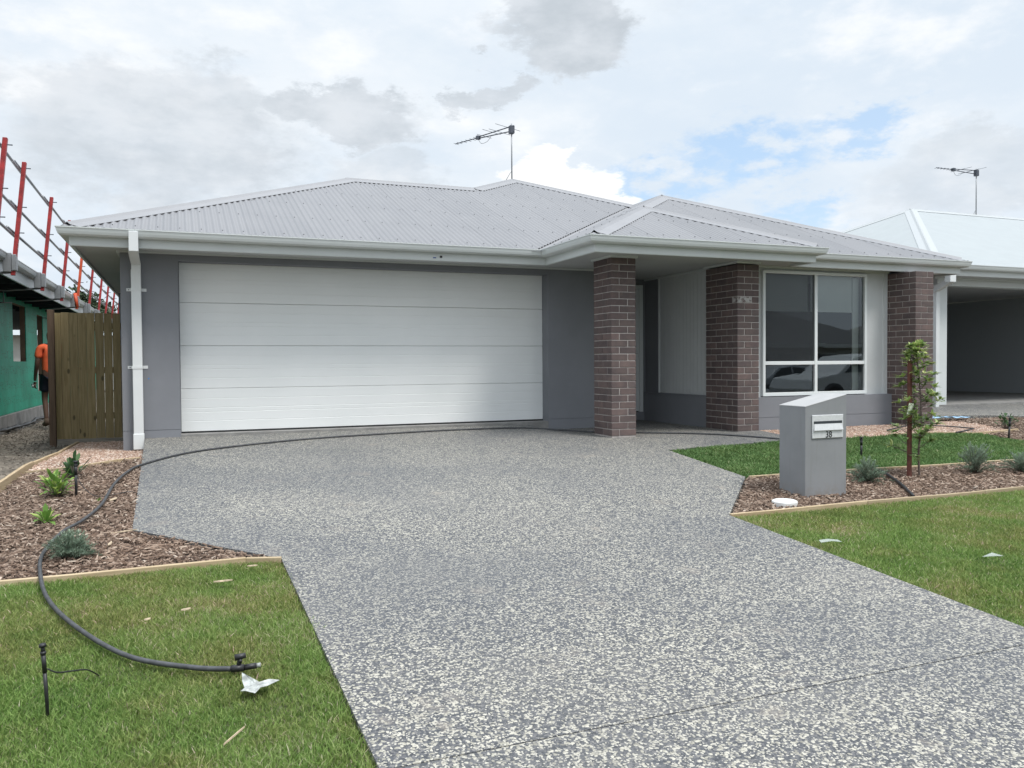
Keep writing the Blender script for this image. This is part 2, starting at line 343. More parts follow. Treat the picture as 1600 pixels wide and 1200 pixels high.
# ------------------------------------------------------------------ object helpers
def link(o, parent=None):
    COL.objects.link(o)
    if parent is not None: o.parent = parent
    return o
def tag(o, label=None, cat=None, group=None, kind=None):
    if label: o['label'] = label
    if cat: o['category'] = cat
    if group: o['group'] = group
    if kind: o['kind'] = kind
    return o
def empty(name, loc=(0, 0, 0), rz=0, parent=None):
    o = bpy.data.objects.new(name, None); o.location = loc; o.rotation_euler = (0, 0, rz); o.empty_display_size = .2
    return link(o, parent)
class MB:
    """collects geometry in world (or local) coordinates for one mesh object"""
    def __init__(s): s.v = []; s.f = []; s.sm = []; s.m = []
    def add(s, vs, fs, smooth=False, mi=0):
        b = len(s.v); s.v += [tuple(x) for x in vs]; s.f += [tuple(i+b for i in f) for f in fs]
        s.sm += [smooth]*len(fs); s.m += [mi]*len(fs); return s
    def box(s, a, b, mi=0):
        x0, y0, z0 = a; x1, y1, z1 = b
        v = [(x0, y0, z0), (x1, y0, z0), (x1, y1, z0), (x0, y1, z0), (x0, y0, z1), (x1, y0, z1), (x1, y1, z1), (x0, y1, z1)]
        return s.add(v, [(0, 3, 2, 1), (4, 5, 6, 7), (0, 1, 5, 4), (1, 2, 6, 5), (2, 3, 7, 6), (3, 0, 4, 7)], mi=mi)
    def tube(s, pts, r, n=8, caps=True, smooth=True, mi=0):
        pts = [Vector(p) for p in pts]; rs = r if isinstance(r, (list, tuple)) else [r]*len(pts)
        vs = []; fs = []
        up = None
        for i, p in enumerate(pts):
            d = (pts[min(i+1, len(pts)-1)] - pts[max(i-1, 0)]).normalized()
            if up is None: up = Vector((0, 0, 1)) if abs(d.z) < .9 else Vector((1, 0, 0))
            a = d.cross(up).normalized(); b = a.cross(d).normalized(); up = b
            for k in range(n):
                t = 2*math.pi*k/n; vs.append(p + a*(math.cos(t)*rs[i]) + b*(math.sin(t)*rs[i]))
        for i in range(len(pts)-1):
            for k in range(n):
                k2 = (k+1) % n; fs.append((i*n+k, i*n+k2, (i+1)*n+k2, (i+1)*n+k))
        if caps: fs.append(tuple(reversed(range(n)))); fs.append(tuple(range((len(pts)-1)*n, len(pts)*n)))
        return s.add(vs, fs, smooth, mi)
    def poly(s, pts, z0, z1, mi=0):
        """prism from a plan polygon"""
        n = len(pts); v = [(x, y, z0) for x, y in pts] + [(x, y, z1) for x, y in pts]
        f = [tuple(reversed(range(n))), tuple(range(n, 2*n))] + [(i, (i+1) % n, n+(i+1) % n, n+i) for i in range(n)]
        return s.add(v, f, mi=mi)
    def build(s, name, mt, parent=None, bevel=0, seg=1):
        me = bpy.data.meshes.new(name); me.from_pydata(s.v, [], s.f)
        for x in (mt if isinstance(mt, (list, tuple)) else [mt]): me.materials.append(x)
        me.polygons.foreach_set('use_smooth', s.sm); me.polygons.foreach_set('material_index', s.m)
        me.validate(); me.update()
        bm = bmesh.new(); bm.from_mesh(me); bmesh.ops.recalc_face_normals(bm, faces=bm.faces); bm.to_mesh(me); bm.free()
        o = bpy.data.objects.new(name, me); link(o, parent)
        if bevel:
            md = o.modifiers.new('bevel', 'BEVEL'); md.width = bevel; md.segments = seg; md.limit_method = 'ANGLE'; md.angle_limit = R(40)
        return o
def fastmesh(name, verts, faces, mt, rnd=None, parent=None, smooth=False):
    """numpy mesh: verts (n,3), faces (k,m) all of one size; rnd per face"""
    me = bpy.data.meshes.new(name); nv = len(verts); nf, fs = faces.shape
    me.vertices.add(nv); me.vertices.foreach_set('co', verts.astype(np.float32).ravel())
    me.loops.add(nf*fs); me.loops.foreach_set('vertex_index', faces.astype(np.int32).ravel())
    me.polygons.add(nf); me.polygons.foreach_set('loop_start', np.arange(0, nf*fs, fs, dtype=np.int32)); me.polygons.foreach_set('loop_total', np.full(nf, fs, np.int32))
    if smooth: me.polygons.foreach_set('use_smooth', np.ones(nf, bool))
    me.update(calc_edges=True)
    if rnd is not None:
        a = me.attributes.new('rnd', 'FLOAT', 'FACE'); a.data.foreach_set('value', rnd.astype(np.float32))
    me.materials.append(mt); me.validate()
    o = bpy.data.objects.new(name, me); return link(o, parent)
def catmull(pts, n=8):
    P = [Vector(p) for p in pts]; out = []
    for i in range(len(P)-1):
        p0 = P[max(i-1, 0)]; p1 = P[i]; p2 = P[i+1]; p3 = P[min(i+2, len(P)-1)]
        for k in range(n):
            t = k/n; out.append(.5*((2*p1) + (p2-p0)*t + (2*p0-5*p1+4*p2-p3)*t*t + (-p0+3*p1-3*p2+p3)*t**3))
    out.append(P[-1]); return out

# ------------------------------------------------------------------ ground heights
def sstep(a, b, x): t = np.clip((x-a)/(b-a), 0, 1); return t*t*(3-2*t)
def Gb(x, y):
    x = np.asarray(x, float); y = np.asarray(y, float)
    g = np.where(y < -1.7, -.02 + .06*np.maximum(y, -11.2), -.122 - .023*(np.minimum(y, 6.0)+1.7))
    return g
def Gd(x, y):
    x = np.asarray(x, float); y = np.asarray(y, float)
    front = -.02 + .06*np.minimum(y, -.15)
    porch = np.minimum(front, -.122)
    t = sstep(4.3, 4.95, x)
    return front*(1-t) + porch*t
def inpoly(px, py, poly):
    ins = np.zeros(len(px), bool); n = len(poly); j = n-1
    for i in range(n):
        xi, yi = poly[i]; xj, yj = poly[j]
        c = ((yi > py) != (yj > py)) & (px < (xj-xi)*(py-yi)/((yj-yi) if yj != yi else 1e-9) + xi)
        ins ^= c; j = i
    return ins
def drape(name, poly, hfun, dz, mt, step=.25, thick=.0, parent=None, wob=0.0):
    """a sheet cut to a plan polygon and laid over the ground, with a skirt"""
    bm = bmesh.new(); vs = [bm.verts.new((x, y, 0)) for x, y in poly]; bm.faces.new(vs)
    xs = [p[0] for p in poly]; ys = [p[1] for p in poly]
    for ax, lo, hi in ((0, min(xs), max(xs)), (1, min(ys), max(ys))):
        st = max(step, (hi-lo)/80)
        q = math.ceil((lo+1e-4)/st)*st
        while q < hi-1e-4:
            co = [0, 0, 0]; co[ax] = q; no = [0, 0, 0]; no[ax] = 1
            bmesh.ops.bisect_plane(bm, geom=bm.verts[:]+bm.edges[:]+bm.faces[:], plane_co=co, plane_no=no, dist=1e-5); q += st
    X = np.array([v.co.x for v in bm.verts]); Y = np.array([v.co.y for v in bm.verts]); H = hfun(X, Y)+dz
    for i, v in enumerate(bm.verts):
        v.co.z = H[i] + (wob*(math.sin(v.co.x*5.1+v.co.y*3.3)*.5+math.sin(v.co.x*11.7-v.co.y*8.9)*.3) if wob else 0)
    if thick:
        be = [e for e in bm.edges if e.is_boundary]
        r = bmesh.ops.extrude_edge_only(bm, edges=be)
        for g in r['geom']:
            if isinstance(g, bmesh.types.BMVert): g.co.z -= thick
    bmesh.ops.triangulate(bm, faces=[f for f in bm.faces if len(f.verts) > 4])
    bmesh.ops.recalc_face_normals(bm, faces=bm.faces)
    me = bpy.data.meshes.new(name); bm.to_mesh(me); bm.free(); me.materials.append(mt)
    up = sum(p.normal.z*p.area for p in me.polygons)
    if up < 0: me.flip_normals()
    return link(bpy.data.objects.new(name, me), parent)

# ------------------------------------------------------------------ plan outlines (metres; x along the facade, y into the block)
LAWN_L = [(-7, -9.6), (.63, -9.6), (.60, -8.05), (.57, -5.62), (.50, -5.555), (-7, -5.555)]
BED_L = [(-1.44, -5.52), (.42, -5.52), (.555, -5.575), (-.31, -4.59), (-.37, -1.52), (-.56, -1.66), (-.86, -1.95), (-1.34, -2.16)]
GRAV_L = [(-1.33, -2.12), (-.86, -1.90), (-.56, -1.62), (-.375, -1.48), (-.40, -.2), (-.63, -.2), (-.63, 1.7), (-1.28, 1.7), (-1.28, -.36)]
DRIVE1 = [(.60, -8.068), (3.83, -8.068), (3.87, -5.54), (4.97, -4.32), (5.05, -3.56), (5.13, -2.75), (5.6, -2.66), (6.2, -2.60), (6.9, -2.50), (7.28, -2.28), (7.28, -1.72), (7.05, -1.2), (7.05, .8), (4.83, .8), (4.83, -.18), (-.40, -.18), (-.31, -4.59), (.56, -5.58)]
DRIVE2 = [(.60, -8.075), (3.83, -8.075), (3.83, -10.9), (.66, -10.9)]
LAWN_R = [(3.86, -5.575), (3.84, -9.6), (14, -9.6), (14, -5.555)]
BED_R = [(3.90, -5.53), (4.97, -4.34), (5.35, -4.36), (8.6, -4.48), (14, -4.48), (14, -5.52)]
LAWN_B = [(5.00, -4.30), (5.06, -3.56), (5.15, -2.76), (5.6, -2.68), (6.2, -2.62), (6.9, -2.53), (7.3, -2.56), (7.96, -2.54), (8.89, -2.53), (9.5, -2.56), (10.1, -2.73), (10.02, -3.4), (9.95, -4.45), (8.6, -4.45), (5.35, -4.33)]
GRAV_R = [(7.29, -2.55), (7.29, -1.74), (7.24, -1.5), (9.9, -1.5), (10.25, -1.5), (10.25, 3), (11.1, 3), (11.1, -1.9), (11.0, -2.6), (10.15, -2.74), (9.5, -2.54), (8.89, -2.51), (7.96, -2.52)]
BED_N = [(10.04, -4.45), (10.08, -3.4), (10.16, -2.78), (11.0, -2.64), (11.14, -1.9), (11.14, -1.0), (12.3, -1.2), (14, -2.1), (14, -4.45)]
DRIVE_N = [(11.2, -.95), (12.3, -1.15), (14.05, -2.1), (16, -4), (20, -4), (20, .18), (13.0, .18), (11.2, .18)]

# base terrain
xs = np.concatenate([[-400, -150, -60, -30, -20], np.arange(-12, 24.1, 1.0), [30, 40, 60, 150, 400]])
ys = np.concatenate([[-400, -150, -60, -34, -30, -25, -20.4, -20.3, -19.0], [-12.4, -12.3, -11.2], np.arange(-10.5, 6.1, .5), [8, 12, 20, 40, 80, 200, 500]])
XX, YY = np.meshgrid(xs, ys)
ZZ = Gb(XX, YY) - .085
ZZ = np.where(YY < -12.25, -1.0, ZZ); ZZ = np.where(YY < -20.35, -.80, ZZ)
nx_, ny_ = len(xs), len(ys)
V = np.stack([XX.ravel(), YY.ravel(), ZZ.ravel()], 1)
I, J = np.meshgrid(np.arange(nx_-1), np.arange(ny_-1)); a0 = (J*nx_+I).ravel()
g = fastmesh('ground', V, np.stack([a0, a0+1, a0+nx_+1, a0+nx_], 1), M['groundfar']); tag(g, kind='structure')
road = MB().box((-120, -19.9, -1.02), (140, -12.7, -.86)).build('road', M['roadasph']); tag(road, kind='structure')
for ya, yb in ((-12.7, -12.4), (-20.2, -19.9)):
    k = MB().box((-120, ya, -1.02), (140, yb, -.72)).build('kerb', M['kerbc'], bevel=.04); tag(k, kind='structure')
dirt = drape('dirt_path', [(-2.9, -5.5), (-1.47, -5.5), (-1.45, -2.6), (-1.30, -.36), (-1.30, 1.8), (-.65, 1.8), (-.65, 14), (-2.75, 22), (-2.75, -.6)], Gb, -.045, M['dirt'], .3, wob=.02); tag(dirt, kind='structure')

drive = empty('driveway'); tag(drive, kind='structure')
drape('slab', DRIVE1, Gd, 0, M['agg'], .3, .12, drive)
drape('slab', DRIVE2, Gd, 0, M['agg'], .3, .12, drive)
drape('joint_filler', [(.60, -8.0745), (3.83, -8.0745), (3.83, -8.0685), (.60, -8.0685)], Gd, -.0035, mat('joint_sealant', (.10, .105, .115), .8), .5, .02, drive)
nd = drape('neighbour_driveway', DRIVE_N, lambda x, y: np.minimum(-.03+.06*y, -.03), 0, M['agg'], .5, .15); tag(nd, kind='structure')
for nm, po, mt, dz in (('lawn_soil', LAWN_L, M['turfsoil'], -.03), ('lawn_soil', LAWN_R, M['turfsoil'], -.03), ('lawn_soil', LAWN_B, M['turfsoil'], -.03),
                       ('garden_bed', BED_L, M['soil'], -.03), ('garden_bed', BED_R, M['soil'], -.03), ('garden_bed', BED_N, M['soil'], -.03),
                       ('gravel_strip', GRAV_L, M['gravelbase'], -.03), ('gravel_strip', GRAV_R, M['gravelbase'], -.03)):
    o = drape(nm, po, Gb, dz, mt, .2, .05, wob=.006); tag(o, kind='structure')

# ------------------------------------------------------------------ scatter (stuff)
def sample(poly, n, win=None):
    p = np.array(poly); lo = p.min(0); hi = p.max(0)
    if win: lo = np.maximum(lo, [win[0], win[1]]); hi = np.minimum(hi, [win[2], win[3]])
    area = (hi-lo).prod(); k = int(n*area)
    X = rng.uniform(lo[0], hi[0], k); Y = rng.uniform(lo[1], hi[1], k)
    ok = inpoly(X, Y, poly); return X[ok], Y[ok]
def lowfreq(X, Y, s=1.0, ph=0.0):
    return (np.sin(X*1.7*s+ph)+np.sin(Y*2.3*s+1.3+ph)+np.sin((X+Y)*3.1*s+2.1)+np.sin((X-1.3*Y)*4.7*s+.7)+.6*np.sin(X*9.1*s+Y*7.7*s))/4.6
def grass(name, areas, mt, h=(.022, .045), wd=.0028, label=None):
    VS = []; FS = []; RN = []; base = 0
    for poly, dens, win, hm in areas:
        X, Y = sample(poly, dens, win); X = X+rng.normal(0, .02, len(X)); Y = Y+rng.normal(0, .02, len(Y)); n = len(X)
        lf = lowfreq(X, Y, 1.3); lf2 = lowfreq(X, Y, 5.0, 2.0)
        H = rng.uniform(h[0], h[1], n)*hm*(1+.28*lf2+.2*lf); A = rng.uniform(0, 2*np.pi, n); L = rng.uniform(.15, 1.15, n)*H
        W = wd*rng.uniform(.7, 1.4, n)*(1 if hm <= 1 else 1.2)
        Z = Gb(X, Y)-.03
        B = rng.uniform(0, 2*np.pi, n); ca, sa = np.cos(A), np.sin(A); cb, sb = np.cos(B), np.sin(B)
        p0 = np.stack([X-ca*W, Y-sa*W, Z], 1); p1 = np.stack([X+ca*W, Y+sa*W, Z], 1)
        mx, my = X+cb*L*.4, Y+sb*L*.4
        p2 = np.stack([mx+ca*W*.8, my+sa*W*.8, Z+H*.65], 1); p3 = np.stack([mx-ca*W*.8, my-sa*W*.8, Z+H*.65], 1)
        tx, ty = X+cb*L, Y+sb*L
        p4 = np.stack([tx+ca*W*.15, ty+sa*W*.15, Z+H], 1); p5 = np.stack([tx-ca*W*.15, ty-sa*W*.15, Z+H], 1)
        VS.append(np.stack([p0, p1, p2, p3, p4, p5], 1).reshape(-1, 3))
        b = base + np.arange(n)*6
        FS.append(np.stack([np.stack([b, b+1, b+2, b+3], 1), np.stack([b+3, b+2, b+4, b+5], 1)], 1).reshape(-1, 4))
        r = np.clip(rng.beta(1.6, 2.1, n)*.76 + .05 + .20*lf + .10*lf2 + np.where(rng.random(n) < .06+.05*(lf > .25), .45, 0), 0, 1)
        RN.append(np.repeat(r, 2)); base += n*6
    o = fastmesh(name, np.concatenate(VS), np.concatenate(FS), mt, np.concatenate(RN)); tag(o, label, 'grass', kind='stuff'); return o
grass('grass', [(LAWN_L, 30000, (-2.2, -8.9, 1, -5.5), 1.0), (LAWN_L, 3000, (-7, -9.6, -2.2, -5.5), 1.0)], M['grass'], h=(.014, .034), wd=.0019,
      label='green lawn of the front verge left of the driveway')
grass('grass', [(LAWN_R, 17000, (3.6, -9.0, 9.0, -5.5), 1.0), (LAWN_R, 2500, (9.0, -9.6, 14, -5.5), 1.1)], M['grass'], h=(.014, .033), wd=.0024,
      label='green lawn of the front verge right of the driveway')
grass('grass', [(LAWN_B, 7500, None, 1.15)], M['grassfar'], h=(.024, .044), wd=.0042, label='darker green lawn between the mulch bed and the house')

def chips(name, areas, mt, lab, cat, size=(.022, .075), wide=(.005, .014), dens_r=None, layers=.03, pale=.0):
    """thin splinters, each a tapered four-sided prism"""
    VS = []; FS = []; RN = []; base = 0
    for poly, dens, win in areas:
        X, Y = sample(poly, dens, win); n = len(X)
        L = rng.uniform(*size, n)*.5*rng.uniform(.5, 1, n); W = rng.uniform(*wide, n)*.5; T = rng.uniform(.0015, .004, n)
        A = rng.uniform(0, 2*np.pi, n); tilt = rng.normal(0, .28, n); Z = Gb(X, Y)-.028+rng.uniform(0, layers, n)
        d = np.stack([np.cos(A)*np.cos(tilt), np.sin(A)*np.cos(tilt), np.sin(tilt)], 1); s = np.stack([-np.sin(A), np.cos(A), rng.normal(0, .3, n)], 1)
        s /= np.linalg.norm(s, axis=1)[:, None]; u = np.cross(d, s); c0 = np.stack([X, Y, Z], 1)
        q = []
        for (a, b_, t_) in ((-1, -.7, -1), (-1, .7, -1), (1, .5, -1), (1, -.5, -1), (-.9, -.8, 1), (-.9, .6, 1), (.85, .7, 1), (.9, -.6, 1)):
            q.append(c0 + d*(a*L)[:, None] + s*(b_*W)[:, None] + u*(t_*T)[:, None])
        VS.append(np.stack(q, 1).reshape(-1, 3)); b = base+np.arange(n)*8
        ff = [(4, 5, 6, 7), (0, 1, 5, 4), (1, 2, 6, 5), (2, 3, 7, 6), (3, 0, 4, 7)]
        FS.append(np.stack([np.stack([b+i for i in f], 1) for f in ff], 1).reshape(-1, 4))
        r = np.clip(rng.beta(1.5, 1.7, n) + pale, 0, 1); RN.append(np.repeat(r, 5)); base += n*8
    o = fastmesh(name, np.concatenate(VS), np.concatenate(FS), mt, np.concatenate(RN)); tag(o, lab, cat, kind='stuff'); return o
chips('mulch', [(BED_L, 3000, None)], M['mulch'], 'brown bark chip mulch in the left garden bed', 'mulch')
chips('mulch', [(BED_R, 3000, (3.8, -5.6, 9.5, -4.2)), (BED_R, 900, (9.5, -5.6, 14, -4.2))], M['mulch'], 'brown bark chip mulch around the letterbox and sapling', 'mulch')
chips('mulch', [(BED_N, 1500, None)], M['mulch'], 'reddish bark mulch beside the neighbouring driveway', 'mulch', size=(.03, .08), wide=(.008, .02))
def pebbles(name, areas, lab):
    VS = []; FS = []; RN = []; base = 0
    for poly, dens, win in areas:
        X, Y = sample(poly, dens, win); n = len(X); r0 = rng.uniform(.006, .014, n); Z = Gb(X, Y)-.03+rng.uniform(0, .02, n)
        q = []
        for k in range(4):
            a = rng.uniform(0, 6.28, n) if k == 0 else a+np.pi/2+rng.normal(0, .2, n)
            q.append(np.stack([X+np.cos(a)*r0*rng.uniform(.8, 1.3, n), Y+np.sin(a)*r0*rng.uniform(.8, 1.3, n), Z], 1))
        q.append(np.stack([X+rng.normal(0, .3, n)*r0, Y+rng.normal(0, .3, n)*r0, Z+r0*.75], 1)); q.append(np.stack([X, Y, Z-r0*.6], 1))
        VS.append(np.stack(q, 1).reshape(-1, 3)); b = base+np.arange(n)*6
        ff = [(0, 1, 4), (1, 2, 4), (2, 3, 4), (3, 0, 4)]
        FS.append(np.stack([np.stack([b+i for i in f], 1) for f in ff], 1).reshape(-1, 3))
        RN.append(np.repeat(rng.random(n), 4)); base += n*6
    o = fastmesh(name, np.concatenate(VS), np.concatenate(FS), M['pebble'], np.concatenate(RN), smooth=False); tag(o, lab, 'gravel', kind='stuff')
pebbles('gravel', [(GRAV_L, 5200, None)], 'pink tan gravel between the timber gate and the left bed')
pebbles('gravel', [(GRAV_R, 4200, None)], 'pink tan gravel under the front window')

DIRT = [(-2.85, -5.4), (-1.52, -5.4), (-1.50, -2.6), (-1.36, -.36), (-1.36, 1.5), (-1.7, 1.9), (-1.7, 9), (-2.85, 9)]
chips('rubble', [(DIRT, 160, None)], mat_attr('path_rubble', [(0, (.08, .068, .056)), (.6, (.16, .138, .115)), (1, (.27, .25, .22))], .9), 'loose stones and clods on the bare dirt path', 'rubble', size=(.015, .05), wide=(.012, .035), layers=.012)
# ------------------------------------------------------------------ timber edging
def edging(pts, label, mt, wd=.028, top=.012, step=2.4):
    root = empty('garden_edging', (pts[0][0], pts[0][1], float(Gb(*pts[0])))); tag(root, label, 'edging', 'timber garden edgings')
    for (x0, y0), (x1, y1) in zip(pts[:-1], pts[1:]):
        L = math.hypot(x1-x0, y1-y0); k = max(1, math.ceil(L/step)); dx_, dy_ = (x1-x0)/L, (y1-y0)/L
        for i in range(k):
            a = i*L/k+.0015; b = (i+1)*L/k-.0015; n = 4; mb = MB(); sec = []
            for q in range(n+1):
                t = a+(b-a)*q/n; x = x0+dx_*t; y = y0+dy_*t; z = float(Gb(x, y))+top+.003*math.sin(3*t+x0)
                sec += [(x-dy_*wd/2, y+dx_*wd/2, z-.09), (x+dy_*wd/2, y-dx_*wd/2, z-.09), (x+dy_*wd/2, y-dx_*wd/2, z), (x-dy_*wd/2, y+dx_*wd/2, z)]
            fs = []
            for q in range(n):
                for e in range(4): fs.append((q*4+e, q*4+(e+1) % 4, (q+1)*4+(e+1) % 4, (q+1)*4+e))
            fs += [(3, 2, 1, 0), (n*4, n*4+1, n*4+2, n*4+3)]
            vs = [(v[0]-root.location.x, v[1]-root.location.y, v[2]-root.location.z) for v in sec]
            mb.add(vs, fs).build('edging_board', mt, root, bevel=.003)
edging([(-3.4, -5.54), (.36, -5.54), (.56, -5.60)], 'pale timber edging between the left lawn and the mulch', M['edging'])
edging([(-.40, -1.50), (-.60, -1.68), (-.88, -1.935), (-1.32, -2.14)], 'timber edging between the left gravel and the mulch', M['edging'], wd=.022)
edging([(-1.47, -5.5), (-1.45, -2.62), (-1.355, -1.5), (-1.29, -.36), (-1.29, 1.6)], 'long timber edging beside the bare dirt path', M['edgingy'], wd=.03)
edging([(3.88, -5.54), (6.6, -5.54), (9.6, -5.54), (14, -5.54)], 'pale timber edging along the front of the letterbox bed', M['edging'], wd=.026)
edging([(5.0, -4.335), (5.37, -4.345), (8.6, -4.465), (14, -4.465)], 'pale timber edging along the back of the letterbox bed', M['edging'], wd=.024)
edging([(8.7, -2.50), (9.5, -2.53), (10.12, -2.71), (11.02, -2.62)], 'thin timber edging between the window gravel and the lawn', M['edging'], wd=.02)

# ================================================================== THE HOUSE
house = empty('single_storey_house', (4.8, 2, -.12))
tag(house, 'low grey house with wide white garage door, brown brick pillars and grey hip roof', 'house')
class HM(MB):
    """mesh builder in world coordinates for children of a root standing at an offset"""
    def __init__(s, root): super().__init__(); s.root = root
    def build(s, name, mt, parent=None, **k):
        p = parent if parent is not None else s.root
        off = Vector((0, 0, 0)); q = p
        while q is not None: off += q.location; q = q.parent
        s.v = [(v[0]-off.x, v[1]-off.y, v[2]-off.z) for v in s.v]
        return super().build(name, mt, p, **k)
def H(): return HM(house)
def sub(name, parent=house):          # a part that only carries sub-parts
    return empty(name, (0, 0, 0), 0, parent)
def wallseg(x0, x1, yf, yb, z0, z1, joint=None):
    if joint:
        H().box((x0, yf, z0), (x1, yb, joint)).build('wall', M['render'])
        H().box((x0, yf+.006, joint), (x1, yb, joint+.006)).build('wall', M['render'])
        H().box((x0, yf, joint+.006), (x1, yb, z1)).build('wall', M['render'])
    else: H().box((x0, yf, z0), (x1, yb, z1)).build('wall', M['render'])
ST = 2.15
wallseg(-.63, -.008, -.2, .12, -.35, ST, .055)
wallseg(4.80, 5.70, -.2, .12, -.35, ST, .02)
H().box((-.008, -.195, 2.058), (4.80, .12, ST)).build('wall', M['render'])                       # lintel
H().box((-.63, .12, -.35), (-.40, 6.6, ST)).build('wall', M['render'])                            # garage side
H().box((-1.0, 5.2, -.35), (-.63, 5.5, 2.1)).build('wall', M['render'])
H().box((5.55, .12, -.35), (5.70, .80, ST)).build('wall', M['render'])                            # porch left side
H().box((5.55, .80, -.35), (5.93, .95, ST)).build('wall', M['render'])
H().box((5.93, .80, 2.06), (6.93, .95, ST)).build('wall', M['render'])
H().box((6.93, .80, -.35), (7.10, .95, ST)).build('wall', M['render'])
H().box((6.985, .42, .325), (7.15, .80, ST)).build('wall', M['render'])                           # beside the board panel
H().box((6.94, -.985, -.35), (7.15, .80, .325)).build('wall', M['render'])                        # low wall in the porch
wallseg(7.235, 9.874, -1.46, -1.25, -.35, .315, .03)                                               # low wall under the window
H().box((10.0, -1.28, -.35), (10.22, 12, ST)).build('wall', M['render'])
H().box((-.63, 6.6, -.35), (10.0, 6.75, ST)).build('wall', M['render'])
# white cladding round the window
H().box((9.445, -1.36, .315), (9.874, -1.25, ST)).build('cladding_panel', M['trim'])
H().box((7.235, -1.36, .315), (7.545, -1.25, ST)).build('cladding_panel', M['trim'])
H().box((7.545, -1.36, 2.095), (9.445, -1.25, ST)).build('cladding_panel', M['trim'])
H().box((9.80, -1.372, .315), (9.874, -1.36, ST)).build('corner_trim', M['trim'])
# vertical joined boards on the porch side wall
cl = sub('board_cladding'); nb = 15; y0, y1 = -.985, .385
H().box((7.03, y0, .325), (7.14, y1+.03, ST)).build('backing_board', M['trim'], cl)
for i in range(nb):
    a = y0+(y1-y0)*i/nb; H().box((7.0, a+.003, .33), (7.03, a+(y1-y0)/nb-.003, ST)).build('cladding_board', M['trim'], cl)
H().box((6.985, .388, .325), (7.03, .418, ST)).build('cladding_edge_trim', M['frame'], cl)
H().box((6.93, -.985, .322), (7.0, .80, .336)).build('sill_cap', M['render'])
# dark room behind the window
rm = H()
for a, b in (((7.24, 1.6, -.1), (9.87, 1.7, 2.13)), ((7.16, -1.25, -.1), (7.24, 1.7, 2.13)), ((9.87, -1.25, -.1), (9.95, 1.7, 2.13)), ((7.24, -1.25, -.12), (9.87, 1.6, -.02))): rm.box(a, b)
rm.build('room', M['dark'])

# --- garage door: four ribbed panels
gd = sub('garage_door')
for k in range(4):
    z0 = .012+k*.5235; z1 = z0+.5203; hgt = z1-z0; prof = []
    # grooves pressed into each panel
    prof.append((.004, z0)); prof.append((0, z0+.004))
    for gz in (.125, .235, .285, .40):
        zz = z0+gz; prof += [(0, zz-.004), (.0022, zz-.001), (.0022, zz+.001), (0, zz+.004)]
    prof += [(0, z1-.004), (.004, z1)]
    mb = H(); n = len(prof); vs = []
    for x in (0.0, 4.797): vs += [(x, .0+d, z) for d, z in prof] + [(x, .045, z1), (x, .045, z0)]
    m_ = n+2; fs = [(i, (i+1) % m_, m_+(i+1) % m_, m_+i) for i in range(m_)] + [tuple(reversed(range(m_))), tuple(range(m_, 2*m_))]
    mb.add(vs, fs).build('door_panel', M['door'], gd)
H().box((-.008, .004, -.02), (0.0, .12, 2.085)).build('door_jamb', M['render'], gd)
H().box((0, -.002, -.004), (4.797, .04, .011)).build('rubber_seal', M['black'], gd)
H().box((0, .05, -.05), (4.797, .12, 2.085)).build('door_backing', M['white'], gd)
H().box((-.008, -.19, -.12), (4.80, .12, -.006)).build('concrete_sill', M['slab'])

# --- front door in the porch
fd = sub('front_door')
H().box((5.93, .76, -.12), (6.95, .80, .015)).build('threshold', M['render'], fd)
f_ = H(); f_.box((5.93, .775, .015), (6.0, .83, 2.06)); f_.box((6.86, .775, .015), (6.93, .83, 2.06)); f_.box((6.0, .775, 1.99), (6.86, .83, 2.06)); f_.build('door_frame', M['frame'], fd, bevel=.004)
H().box((6.0, .80, .03), (6.86, .84, 1.985)).build('door_leaf', M['frame'], fd)
f_ = H(); f_.box((6.005, .785, .03), (6.055, .80, 1.985)); f_.box((6.80, .785, .03), (6.855, .80, 1.985)); f_.box((6.055, .785, .03), (6.80, .80, .12)); f_.box((6.055, .785, 1.9), (6.80, .80, 1.985)); f_.build('screen_frame', M['frame'], fd)
H().box((6.055, .79, .12), (6.80, .797, 1.9)).build('screen_mesh', M['dark'], fd)
H().tube([(6.83, .775, .96), (6.75, .765, .96)], .009).build('door_handle', M['alu'], fd)

# --- window
wi = sub('window'); X0, X1, Z0, Z1 = 7.545, 9.445, .325, 2.095
mb = H(); yf, yb = -1.405, -1.345
for a, b in (((X0, yf, Z0), (X1, yb, Z0+.05)), ((X0, yf, Z1-.045), (X1, yb, Z1)), ((X0, yf+.001, Z0+.05), (X0+.045, yb, Z1-.045)), ((X1-.045, yf+.001, Z0+.05), (X1, yb, Z1-.045))): mb.box(a, b)
mb.build('frame', M['frame'], wi, bevel=.004)
H().box((8.465, yf+.004, Z0+.05), (8.515, yb, Z1-.045)).build('mullion', M['frame'], wi, bevel=.003)
H().box((X0+.045, yf+.006, .765), (8.465, yb, .815)).build('transom', M['frame'], wi, bevel=.003)
H().box((8.515, yf+.006, .765), (X1-.045, yb, .815)).build('transom', M['frame'], wi, bevel=.003)
panes = []
for xa, xb in ((X0+.045, 8.465), (8.515, X1-.045)):
    for za, zb in ((Z0+.05, .765), (.815, Z1-.045)):
        dz = random.uniform(-.0008, .0008)
        H().add([(xa, -1.372, za), (xb, -1.372+dz, za), (xb, -1.372-dz, zb), (xa, -1.372, zb)], [(0, 1, 2, 3)]).build('pane', M['glass'], wi); panes.append(COL.objects[-1])
for o in panes:
    if o.data.polygons[0].normal.y > 0: o.data.flip_normals()
H().add([(X0+.045, -1.385, .815), (8.465, -1.385, .815), (8.465, -1.385, Z1-.045), (X0+.045, -1.385, Z1-.045)], [(0, 1, 2, 3)]).build('insect_screen', M['screen'], wi)
